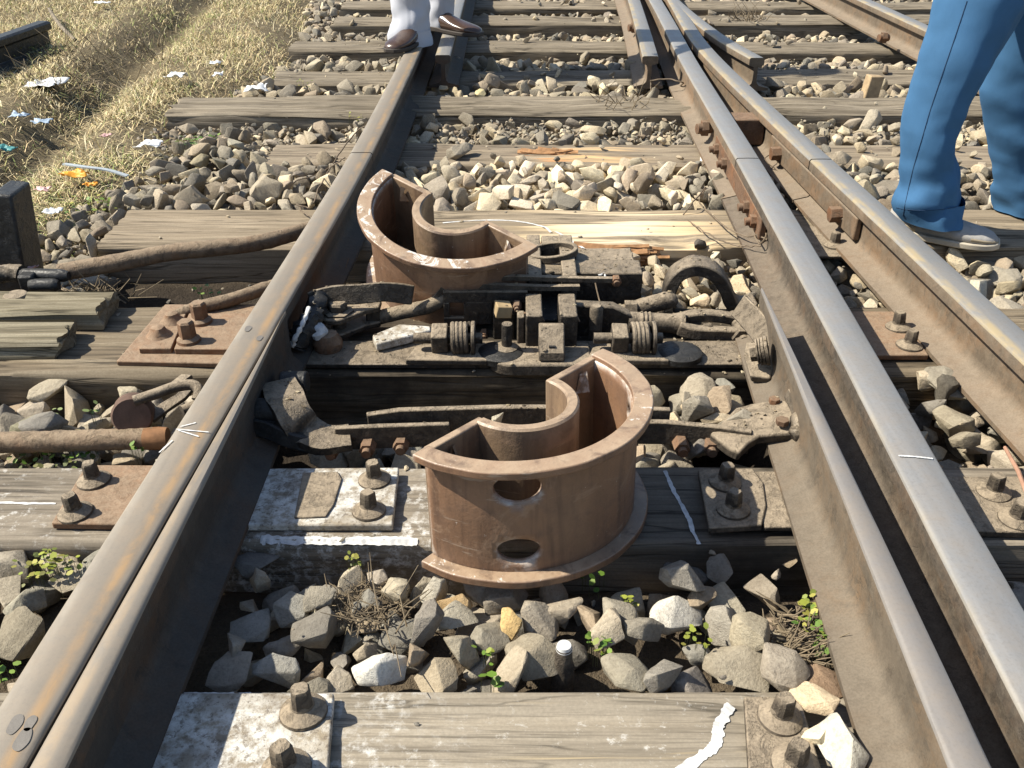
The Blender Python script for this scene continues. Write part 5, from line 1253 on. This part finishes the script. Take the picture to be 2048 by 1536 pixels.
def twigs(px, py, z, n, spread, L, label, seed=0, thick=.0011, updir=.5, sheaf=None):
    rg = random.Random(seed+px); c = at(px, py, z); m = MB()
    for q in range(n):
        a = rg.uniform(0, 6.28); r = spread*math.sqrt(rg.random()); p = c+Vector((r*math.cos(a), r*math.sin(a)*.8, 0))
        az = rg.uniform(0, 6.28) if sheaf is None else sheaf+rg.gauss(0, .35); l = L*rg.uniform(.4, 1.2); u = Vector((math.cos(az), math.sin(az), rg.uniform(0, updir)*2)).normalized()
        b = p+u*l*.5+Vector((rg.gauss(0, .15)*l, rg.gauss(0, .15)*l, 0)); e = p+u*l+Vector((rg.gauss(0, .2)*l, rg.gauss(0, .2)*l, rg.gauss(0, .1)*l))
        m.tube([p, b, e], [thick, thick*.8, thick*.4], 5)
    return tag(m.build('dry_twigs', plain('dry_twig', (.23, .18, .115), .9, 60, .5), None, offs=c), label, 'twigs', 'dry twigs among the stones')
twigs(722, 1212, -.02, 150, .055, .035, 'tangle of dry brown twigs in front of the white splashed sleeper', 1)
twigs(745, 1270, -.005, 14, .05, .07, 'few long pale straws lying across the white splashed stone', 2, .0013)
twigs(1590, 1262, -.012, 60, .045, .04, 'dark dry stalks behind the bright green weed', 3, .0018)
twigs(1600, 1300, .0, 40, .03, .05, 'bunch of dry rootlets below the bright green weed', 4, .0012, .3, .2)
twigs(228, 600, -.03, 30, .05, .09, 'pale dry stems standing behind the loose planks', 5, .0017, 1.2)
twigs(160, 600, -.03, 60, .09, .05, 'matted dry roots before the black coupling', 6, .0013)
twigs(1240, 210, .02, 20, .10, .10, 'pale dry stems on the verge beside the gnarled sleeper', 7, .002, .8)
twigs(695, 575, -.02, 9, .02, .05, 'few thin straws beside the shut blade', 8, .0011, 1.6)
twigs(160, 170, .0, 40, .22, .18, 'sparse dry stalks standing in the verge grass', 9, .002, 1.4)
twigs(215, 120, .0, 40, .25, .18, 'taller dry stalks in the verge at the top left', 10, .002, 1.4)
twigs(1500, 40, .0, 40, .10, .10, 'straw caught on the sleeper between crossing and far rail', 11, .0022, .8)
m = MB(); p0, p1 = at(2010, 895, .02), at(2062, 1010, .05); m.tube([p0, p0.lerp(p1, .5)+Vector((0, 0, .006)), p1], [.003, .0035, .003], 8); tag(m.build('twig', plain('red_twig', (.42, .24, .16), .8), None), 'single reddish twig leaning on the branch rail at the right edge', 'twig')
# iron pin among the stones
c = at(1126, 1352, -.03); m = MB(); m.lathe([(.016, -.03), (.014, .02), (.0115, .030), (.0105, .052), (.0085, .056), (0, .056)], c, 18)
pn = m.build('iron_pin', IRON_DUST, None); tag(pn, 'short iron pin with a white painted tip standing among the stones', 'pin')
m = MB(); m.lathe([(.0108, .050), (.0089, .0572), (0, .0575)], c, 18); m.build('painted_tip', CHALK, pn)

# ------------------------------------------------------------------ wires
def wire(pts, r, label, seed=0):
    P = dense([at(a, b, z) for a, b, z in pts], 60); P = [p+Vector((.004*noise.noise(Vector((i*.23, seed, 0))), .004*noise.noise(Vector((i*.23, seed, 3))), .003*noise.noise(Vector((i*.3, seed, 7))))) for i, p in enumerate(P)]
    m = MB(); m.tube(P, r, 6); return tag(m.build('loose_wire', WIRE, None), label, 'wire', 'loose bond wires along the rails')
wire([(735, 248, .07), (705, 272, .03), (672, 318, .02), (640, 372, .03), (626, 408, .01), (612, 415, .0), (580, 402, .01)], .0022, 'looped rusty wire lying left of the rail joint', 1)
wire([(690, 315, .06), (660, 335, .02), (625, 352, .01), (588, 365, .02), (570, 398, .0)], .0018, 'second thin wire crossing the stones left of the rail', 2)
wire([(608, 405, .0), (600, 418, .0), (618, 432, .02), (640, 440, .03)], .0018, 'short wire end beside the long pale sleeper', 3)
wire([(1366, 430, .0), (1390, 400, .03), (1412, 375, .02), (1400, 405, .0), (1440, 445, .02), (1490, 472, .04), (1532, 466, .06), (1520, 488, .05), (1510, 470, .05), (1535, 480, .05)], .0020, 'kinked bond wire hanging over the foot of the polished rail', 4)
wire([(1375, 440, .0), (1420, 470, .02), (1470, 490, .02), (1522, 492, .05)], .0018, 'straight bond wire crossing the pale sleeper to the rail', 5)
wire([(1442, 290, .02), (1418, 320, .02), (1388, 348, .0), (1372, 380, .0)], .0022, 'wire arching from the rail joint to the ballast', 6)
wire([(1300, 162, .06), (1335, 158, .07), (1366, 166, .06), (1360, 176, .02), (1390, 205, .02), (1402, 220, .03), (1378, 210, .02)], .0028, 'wire loop in front of the left wing rail', 7)
wire([(1302, 165, .06), (1304, 190, .02), (1330, 205, .0), (1360, 218, .0)], .0024, 'wire trailing down from the left wing rail end', 8)
wire([(1546, 310, .03), (1580, 335, .02), (1640, 392, .04), (1672, 432, .06), (1698, 440, .07)], .0024, 'pale wire running between polished rail and branch rail', 9)
wire([(1545, 300, .07), (1556, 302, .06), (1530, 318, .05), (1560, 345, .02)], .0018, 'wire curl at the spacer block', 10)

# ------------------------------------------------------------------ litter
def crumple(px, py, z, sx, sy, mat, label, h=.02, seed=0):
    c = at(px, py, z); m = MB(); n = 12
    for j in range(n):
        for i in range(n):
            u, v = i/(n-1)*2-1, j/(n-1)*2-1; k = 1+.35*noise.noise(Vector((u*1.5, v*1.5, seed)))
            m.v.append((c.x+u*sx*k*.8, c.y+v*sy*k*.65, c.z+h*.6*(.6+noise.noise(Vector((u*1.6+seed, v*1.6, seed)))+.3*noise.noise(Vector((u*4, v*4, seed+4))))))
    m.f = [(j*n+i, j*n+i+1, (j+1)*n+i+1, (j+1)*n+i) for j in range(n-1) for i in range(n-1)]; m.mi = [0]*len(m.f)
    o = m.build('litter_scrap', mat, None, offs=c, smooth=28); s = o.modifiers.new('thickness', 'SOLIDIFY'); s.thickness = .0012
    return tag(o, label, 'litter', 'litter on the grass verge')
crumple(92, 172, .02, .075, .085, L_WHITE, 'largest crumpled white plastic bag in the verge grass', .03, 1)
crumple(354, 155, .02, .045, .05, L_WHITE, 'crumpled white scrap beside the bent stalk in the grass', .03, 2)
crumple(437, 151, .02, .022, .035, L_WHITE, 'small white scrap between the stalk and the gnarled sleeper', .02, 3)
crumple(512, 181, .02, .05, .06, L_WHITE, 'folded white wrapper lying next to the gnarled sleeper', .03, 4)
crumple(300, 292, .02, .045, .04, L_WHITE, 'off white wrapper at the end of the gnarled sleeper', .02, 5)
crumple(432, 127, .01, .03, .035, L_WHITE, 'faint white scrap farthest back on the verge', .015, 6)
crumple(40, 233, .02, .035, .04, L_BLUE, 'blue grey plastic scrap at the left of the verge', .02, 7)
crumple(84, 245, .02, .04, .03, L_BLUE, 'flat blue scrap in the shallow rut', .015, 8)
crumple(14, 300, .03, .03, .035, L_TEAL, 'teal scrap at the left edge of the verge', .02, 9)
crumple(150, 352, .02, .050, .028, L_ORANGE, 'bright orange wrapper in the grass', .02, 10)
crumple(182, 371, .02, .020, .018, L_ORANGE, 'torn orange corner beside the bright orange wrapper', .015, 11)
crumple(212, 272, .02, .02, .02, L_PINK, 'small pink scrap in the grass', .012, 12)
crumple(85, 380, .01, .025, .02, L_PINK, 'dull red scrap in front of the bright orange wrapper', .012, 13)
crumple(28, 548, .0, .06, .03, L_PINK, 'pinkish torn paper behind the black coupling', .03, 14)
crumple(105, 425, .02, .025, .03, L_WHITE, 'dirty white scrap near the black iron stand', .015, 15)
crumple(205, 8, .02, .05, .06, L_WHITE, 'white scrap at the very top of the verge', .02, 16)
m = MB(); m.strip(dense([at(128, 328, .03), at(170, 334, .035), at(215, 340, .03), at(255, 352, .02)], 16), .014, .004); tag(m.build('plastic_strip', L_GREY, None), 'narrow grey plastic strip in the grass beyond the bright orange wrapper', 'litter', 'litter on the grass verge')
# slab of rotten wood standing in the ballast of the branch track
p = at(1742, 190, 0); m = MB().box(p.x-.035, p.x+.025, p.y-.02, p.y+.02, -.05, .075, ry=.12, rz=.2); tag(rough(m, .004, 30).build('wood_stub', plain('bare_wood', (.46, .34, .2), .85, 40, .4), None, bevel=.004), 'upright bare wooden stub in front of the knotted sleeper of the branch track', 'wood stub')

# ------------------------------------------------------------------ people
def shoe(parent, heel, ang, L, w, mats, roll=0, laces=True, name='shoe', pitch=0.0):
    up, solem, trim, lace = mats
    r = bpy.data.objects.new(name, None)
    def X_(m):
        M = Matrix.Rotation(ang, 3, 'Z') @ Matrix.Rotation(pitch, 3, 'Y'); h = Vector(heel)
        m.v = [tuple(h+M @ Vector(v)) for v in m.v]; return m
    prof = [(0, .50, .060), (.04, .62, .078), (.14, .70, .085), (.26, .72, .086), (.38, .78, .080), (.5, .88, .066), (.62, .97, .056), (.75, 1.0, .048), (.87, .90, .042), (.95, .66, .035), (1.0, .30, .024)]
    def rings(z0, zf, k=1.0, n=28):
        out = []
        for t, ww, h in prof:
            rg = []; hw = w/2*ww*k; hh = zf(h)
            for i in range(n):
                a = 2*math.pi*i/n; c, s = math.cos(a), math.sin(a)
                y = hw*math.copysign(abs(c)**.75, c); z = (hh-z0)*.5*(1+math.copysign(abs(s)**(.7 if s < 0 else .9), s))
                rg.append(Vector((t*L*(1 if k == 1 else 1.0)+(0 if t > .5 else -.003*(k-1)*100*0), y*(1 if s < .3 else (1-.35*(s-.3))), z0+z)))
            out.append(rg)
        return out
    m = MB(); m.loft(rings(.010, lambda h: h)); u = X_(m).build('shoe', up, parent, smooth=60)
    m = MB()
    so_ = []
    for t, ww, h in prof:
        hw = w/2*(ww*1.0+.06); x = -.004+t*(L+.010)
        so_.append([Vector((x, hw, .002)), Vector((x, hw*1.02, .018+(.004 if t < .3 else 0))), Vector((x, -hw*1.02, .018+(.004 if t < .3 else 0))), Vector((x, -hw, .002))])
    m.loft(so_); X_(m).build('sole', solem, u, bevel=.003)
    if trim:
        m = MB(); rr = rings(.017, lambda h: h*.58, 1.03)
        m.loft(rr[:4]); X_(m).build('heel_trim', trim, u, smooth=60)
        m = MB(); m.loft([[v+Vector((.002, 0, 0)) for v in q] for q in rings(.017, lambda h: h*.82, 1.03)[7:]]); X_(m).build('toe_cap', trim, u, smooth=60)
    if laces:
        for k in range(4):
            x = L*(.36+.075*k); z = .088-.011*k; m = MB(); m.tube(dense([Vector((x, -w*.24, z-.014)), Vector((x+.005, 0, z+.002)), Vector((x, w*.24, z-.014))], 10), .0028, 6); X_(m).build('lace', lace, u)
        m = MB(); m.tube(dense([Vector((L*.38, .0, .09)), Vector((L*.40, .045, .088)), Vector((L*.50, .05, .075)), Vector((L*.46, .015, .08)), Vector((L*.40, -.03, .09)), Vector((L*.47, -.05, .075)), Vector((L*.43, -.01, .085))], 30), .0024, 6); X_(m).build('lace_bow', lace, u)
    return u
def ellring(c, rx, ry, n=28, crease=0, seed=0, ang=0):
    out = []
    for i in range(n):
        a = 2*math.pi*i/n; k = 1+.035*noise.noise(Vector((math.cos(a)*2, math.sin(a)*2, c[2]*9+seed)))
        ca, sa = math.cos(a), math.sin(a); pw = 1.22 if crease else 1.0
        x, y = rx*k*math.copysign(abs(ca)**pw, ca), ry*k*math.copysign(abs(sa)**pw, sa)
        if crease:
            d = abs(((a+math.pi/2-crease+math.pi) % (2*math.pi))-math.pi); 
            if d < .22: f = 1+.09*(1-d/.22); x *= f; y *= f
        out.append(Vector((c[0]+x*math.cos(ang)-y*math.sin(ang), c[1]+x*math.sin(ang)+y*math.cos(ang), c[2])))
    return out
def legmesh(m, picks, ry, crease=.5, seed=0, up=(), fo=1.0):
    """picks: (py, left px, right px, Y).  Rings seen in the photo; up: rings above the frame (x, y, z, rx, ry)"""
    T = []
    for py, l, r_, Y in picks:
        a, b = atY(l, py, Y), atY(r_, py, Y); T.append(((a.x+b.x)/2, Y, (a.z+b.z)/2, (b.x-a.x)/2, ry))
    T += list(up); T.sort(key=lambda t: t[2]); rings = []
    n = 70; zs = [T[0][2]+(T[-1][2]-T[0][2])*(i/n) for i in range(n+1)]
    for i, z in enumerate(zs):
        k = max(0, min(len(T)-2, next((q for q in range(len(T)-1) if T[q+1][2] >= z), len(T)-2)))
        f = (z-T[k][2])/max(1e-6, T[k+1][2]-T[k][2]); f = f*f*(3-2*f)*.5+f*.5
        v = [lerp(T[k][j], T[k+1][j], f) for j in range(5)]
        lowz = z-T[0][2]; rg_ = ellring((v[0], v[1], z), v[3], v[4], 48, crease, seed); cc = Vector((v[0], v[1], z)); am = .011*math.exp(-lowz/.16)+.0022
        rings.append([p+(p-cc).normalized()*am*(noise.noise(Vector((p.x*13+seed, p.y*13, z*17+p.x*9)))+.5*noise.noise(Vector((p.x*26+seed, p.y*26, z*40))))+(p-cc).normalized()*fo*(.006*math.exp(-((lowz-.085-.05*math.cos(math.atan2(p.y-cc.y, p.x-cc.x)))/.030)**2)-.006*math.exp(-((lowz-.135-.05*math.cos(math.atan2(p.y-cc.y, p.x-cc.x)))/.028)**2)+.005*math.exp(-((lowz-.20+.04*math.cos(math.atan2(p.y-cc.y, p.x-cc.x)))/.03)**2)) for p in rg_])
    # flat hem: pull the lowest ring in a little at the back and let the front rest lower
    m.loft(rings, caps=False)
    inner = [v*1 for v in rings[0]]; c = sum(inner, Vector())/len(inner); b = len(m.v)
    m.loft([rings[0], [c+(v-c)*.93+Vector((0, 0, .004)) for v in rings[0]], [c+(v-c)*.90+Vector((0, 0, .06)) for v in rings[0]]], caps=False)
    return rings
def body(name, J, label, head_dir):
    """one continuous skin-modifier figure from a joint table"""
    names = list(J.keys()); vs = [J[n][0] for n in names]; rr = [J[n][1] for n in names]
    idx = {n: i for i, n in enumerate(names)}; ed = [(idx[J[n][2]], idx[n]) for n in names if J[n][2]]
    me = bpy.data.meshes.new(name); me.from_pydata([tuple(v) for v in vs], ed, []); o = bpy.data.objects.new(name, me); col.objects.link(o)
    me.materials.append(SKIN)
    sk = o.modifiers.new('skin', 'SKIN'); sk.use_smooth_shade = True
    for i, v in enumerate(me.skin_vertices[0].data):
        v.radius = rr[i] if isinstance(rr[i], tuple) else (rr[i], rr[i]); v.use_root = (i == 0)
    s = o.modifiers.new('sub', 'SUBSURF'); s.levels = 2; s.render_levels = 2
    return tag(o, label, 'person')
def figure(label, hip, yaw, feet, knees, height, shirt, hands):
    """feet, knees: (left, right) points; hands: (left, right) points; yaw: facing (0 = towards -Y)"""
    H = Vector(hip); c, s = math.cos(yaw), math.sin(yaw)
    def L(x, y, z): return H+Vector((x*c-y*s, x*s+y*c, z))
    k = height/1.70; J = {}
    J['hip'] = (H, .10*k, None); J['belly'] = (L(0, .0, .16*k), (.125*k, .10*k), 'hip'); J['chest'] = (L(0, .0, .34*k), (.135*k, .10*k), 'belly'); J['neckb'] = (L(0, .01, .47*k), .06*k, 'chest')
    J['neck'] = (L(0, 0, .54*k), .050*k, 'neckb'); J['jaw'] = (L(0, -.022, .60*k), (.058*k, .066*k), 'neck'); J['face'] = (L(0, -.012, .67*k), (.072*k, .088*k), 'jaw'); J['crown'] = (L(0, .004, .755*k), (.06*k, .075*k), 'face')
    for n, sgn, i in (('l', -1, 0), ('r', 1, 1)):
        kn, ft = Vector(knees[i]), Vector(feet[i])
        J['thigh'+n] = (L(sgn*.085*k, 0, -.06), .085*k, 'hip'); J['knee'+n] = (kn, .052*k, 'thigh'+n); J['calf'+n] = (kn.lerp(ft, .35)+Vector((0, .015, 0)), .050*k, 'knee'+n); J['ankle'+n] = (ft, .036*k, 'calf'+n)
        sh = L(sgn*.17*k, 0, .43*k); hd = Vector(hands[i]); el = sh.lerp(hd, .52)+Vector((sgn*.05*c, .06, -.05))
        J['sh'+n] = (sh, .055*k, 'neckb'); J['el'+n] = (el, .040*k, 'sh'+n); J['wr'+n] = (hd, .026*k, 'el'+n)
        dv = (hd-el).normalized(); sd = dv.cross(Vector((0, 0, 1))).normalized(); 
        pm = hd+dv*.05*k; J['palm'+n] = (pm, (.036*k, .018*k), 'wr'+n)
        for q, (of, ln) in enumerate(((-.030, .066), (-.010, .078), (.010, .073), (.028, .056))):
            b = pm+sd*of*k+dv*.040*k; J[f'f{q}a'+n] = (b, .0095*k, 'palm'+n); m_ = b+dv*ln*.5*k+Vector((0, 0, -.004)); J[f'f{q}b'+n] = (m_, .0085*k, f'f{q}a'+n); J[f'f{q}c'+n] = (m_+dv*ln*.36*k+Vector((0, 0, -.018*k)), .0070*k, f'f{q}b'+n)
        t1 = hd+dv*.035*k-sd*.034*k*sgn*-1; J['t1'+n] = (t1, .011*k, 'palm'+n); J['t2'+n] = (t1+dv*.035*k+sd*.018*k*sgn, .009*k, 't1'+n)
    o = body('person', J, label, None)
    # face, ears, hair
    fc = J['face'][0]; fwd = L(0, -1, 0)-H; rt = L(1, 0, 0)-H
    m = MB()
    for sg in (-1, 1): m.lathe([(0, -.011), (.0085, -.006), (.011, 0), (.0085, .006), (0, .011)], fc+fwd*.078*k+rt*sg*.031*k+Vector((0, 0, .006)), 12)
    m.build('eyes', plain('eye', (.03, .02, .015), .2), o)
    m = MB(); b = fc+fwd*.082*k; m.add([b+Vector((0, 0, .012)), b+rt*.015*k-Vector((0, 0, .03)), b-rt*.015*k-Vector((0, 0, .03)), b+fwd*.024*k-Vector((0, 0, .026))], [(0, 1, 3), (0, 3, 2), (1, 2, 3), (0, 2, 1)]); m.build('nose', SKIN, o, bevel=.004, smooth=80)
    m = MB(); b = fc+fwd*.084*k-Vector((0, 0, .052*k)); m.tube([b-rt*.024*k, b+fwd*.006, b+rt*.024*k], [.003, .006, .003], 8); m.build('mouth', plain('lips', (.22, .09, .07), .5), o)
    for sg in (-1, 1):
        m = MB(); b = fc+rt*sg*.080*k; m.tube([b+Vector((0, 0, .028)), b+rt*sg*.012-fwd*.012, b-Vector((0, 0, .028))], [.006, .011, .006], 8); m.build('ear', SKIN, o)
    m = MB(); cc = fc+Vector((0, 0, .045*k))-fwd*.008; rings = []
    for j in range(9):
        ph = j/8*1.75; rr = math.sin(ph) if ph < 1.57 else 1-.05*(ph-1.57); z = math.cos(ph)
        rings.append([cc+(rt*math.cos(a)*.088*k+fwd*math.sin(a)*.106*k)*max(rr, .03)+Vector((0, 0, .085*k*z-(.05*k*(1-math.sin(a))*.5 if j > 5 else 0))) for a in [2*math.pi*i/24 for i in range(24)]])
    m.loft(rings[::-1]); rough(m, .006, 40); m.build('hair', HAIR, o, smooth=60)
    # shirt
    m = MB(); rings = []
    for z, rx, ry in ((-.10, .175, .135), (.0, .178, .135), (.14, .172, .13), (.30, .185, .135), (.40, .19, .125), (.46, .13, .10), (.505, .07, .075)):
        cc = L(0, 0, z*k); rings.append([cc+(rt*math.cos(a)*rx*k+fwd*math.sin(a)*ry*k)*(1+.04*noise.noise(Vector((a*2, z*12, 1)))) for a in [2*math.pi*i/32 for i in range(32)]])
    m.loft(rings, caps=False)
    for n, i in (('l', 0), ('r', 1)):
        a, b, cc = J['sh'+n][0], J['el'+n][0], J['wr'+n][0]
        m.tube(dense([a-(rt*(.05*(1 if n == 'r' else -1))), a, a.lerp(b, .5), b, b.lerp(cc, .5), b.lerp(cc, .93)], 24), [.085-.04*(q/24) for q in range(25)], 18, caps=False, jit=.12)
    m.build('shirt', shirt, o, smooth=80)
    return o, J
# --- person in blue: feet on the pale sleeper and its ballast
hA = Vector((1.16, 2.34, .93))
fig, JA = figure('person in blue trousers and pale lace up shoes walking beside the branch rail', hA, R(38), ((1.045, 2.262, .09), (1.375, 2.43, .09)), ((1.035, 2.20, .50), (1.26, 2.36, .50)), 1.70, SHIRT_A, ((1.0, 2.10, .98), (1.42, 2.28, .92)))
m = MB()
r1_ = legmesh(m, [(436, 1790, 1922, 2.245), (400, 1790, 1922, 2.245), (340, 1799, 1912, 2.245), (280, 1804, 1906, 2.24), (210, 1814, 1934, 2.23), (120, 1839, 1986, 2.22), (40, 1862, 2034, 2.22), (0, 1871, 2060, 2.22)], .088, .55, 1, up=((1.07, 2.25, .70, .112, .105), (1.085, 2.29, .84, .115, .13)))
r2_ = legmesh(m, [(418, 1990, 2125, 2.43), (340, 1984, 2112, 2.42), (260, 1975, 2104, 2.41), (180, 1962, 2110, 2.40), (90, 1985, 2132, 2.38), (10, 1998, 2150, 2.37)], .085, .55, 4, up=((1.25, 2.37, .72, .105, .105), (1.235, 2.36, .84, .115, .13)))
rings = [ellring((1.16, 2.33, z), rx, ry, 48, 0, 7, R(38)) for z, rx, ry in ((.76, .15, .11), (.84, .19, .135), (.95, .182, .13), (1.03, .165, .125))]
m.loft(rings, caps=False); tr = m.build('trousers', BLUE_CLOTH, fig, smooth=80)
bvh = BVHTree.FromPolygons([Vector(v) for v in m.v], m.f)
def on_cloth(px, py):
    o_ = Vector((0, 0, CAMZ)); dv = (at(px, py, -1)-o_).normalized(); h = bvh.ray_cast(o_, dv); return h[0]-dv*.0006 if h[0] else None
def seam(pts, r, nm, mat):
    P = dense([Vector((a, b, 0)) for a, b in pts], 60); Q = [q for q in (on_cloth(p.x, p.y) for p in P) if q]
    if len(Q) > 5: MB().tube(Q, r, 6).build(nm, mat, tr)
SEAM = plain('navy_seam_thread', (.02, .05, .11), .9, 60, .2)
seam([(1934, 2), (1908, 80), (1881, 159), (1860, 222), (1846, 270), (1827, 335), (1812, 400), (1806, 432)], .0009, 'crease_seam', SEAM)
seam([(1792, 415), (1812, 419), (1850, 421), (1890, 418), (1921, 412)], .0007, 'hem_stitch', SEAM)
shoe(fig, (.978, 2.272, .004), R(-24), .262, .100, (TRAINER, TRAINER_SOLE, TRAINER_TRIM, LACE))
shoe(fig, (1.345, 2.490, -.006), R(-25), .275, .100, (TRAINER, TRAINER_SOLE, TRAINER_TRIM, LACE))
# --- person in pale trousers: both feet on the rails
hB = Vector((-.345, 4.20, 1.06))
fig2, JB = figure('person in pale grey trousers and brown leather shoes standing on the left rail', hB, R(4), ((-.385, 4.02, .23), (-.322, 4.285, .22)), ((-.40, 4.04, .60), (-.295, 4.20, .60)), 1.68, SHIRT_B, ((-.50, 3.93, 1.10), (-.20, 3.92, 1.10)))
m = MB()
legmesh(m, [(88, 779, 866, 4.00), (60, 777, 862, 4.01), (30, 783, 858, 4.02), (0, 781, 856, 4.03)], .088, .4, 2, up=((-.41, 4.05, .60, .085, .09), (-.41, 4.12, .85, .095, .10), (-.405, 4.18, .98, .10, .115)))
legmesh(m, [(52, 857, 908, 4.28), (25, 852, 908, 4.28), (0, 850, 910, 4.28)], .075, .4, 3, up=((-.285, 4.24, .60, .085, .09), (-.285, 4.22, .85, .095, .10), (-.29, 4.20, .98, .10, .115)))
rings = [ellring((-.345, 4.20, z), rx, ry, 48, 0, 9, R(4)) for z, rx, ry in ((.90, .15, .11), (.98, .185, .13), (1.10, .178, .128), (1.16, .165, .122))]
m.loft(rings, caps=False); m.build('trousers', WHITE_CLOTH, fig2, smooth=80)
def dirang(a, b): return math.atan2(b[1]-a[1], b[0]-a[0])
shoe(fig2, (-.372, 4.055, .136), R(-112), .285, .098, (LEATHER, SOLE, None, LACE), laces=False)
shoe(fig2, (-.365, 4.285, .136), R(-36), .285, .098, (LEATHER, SOLE, None, LACE), laces=False)
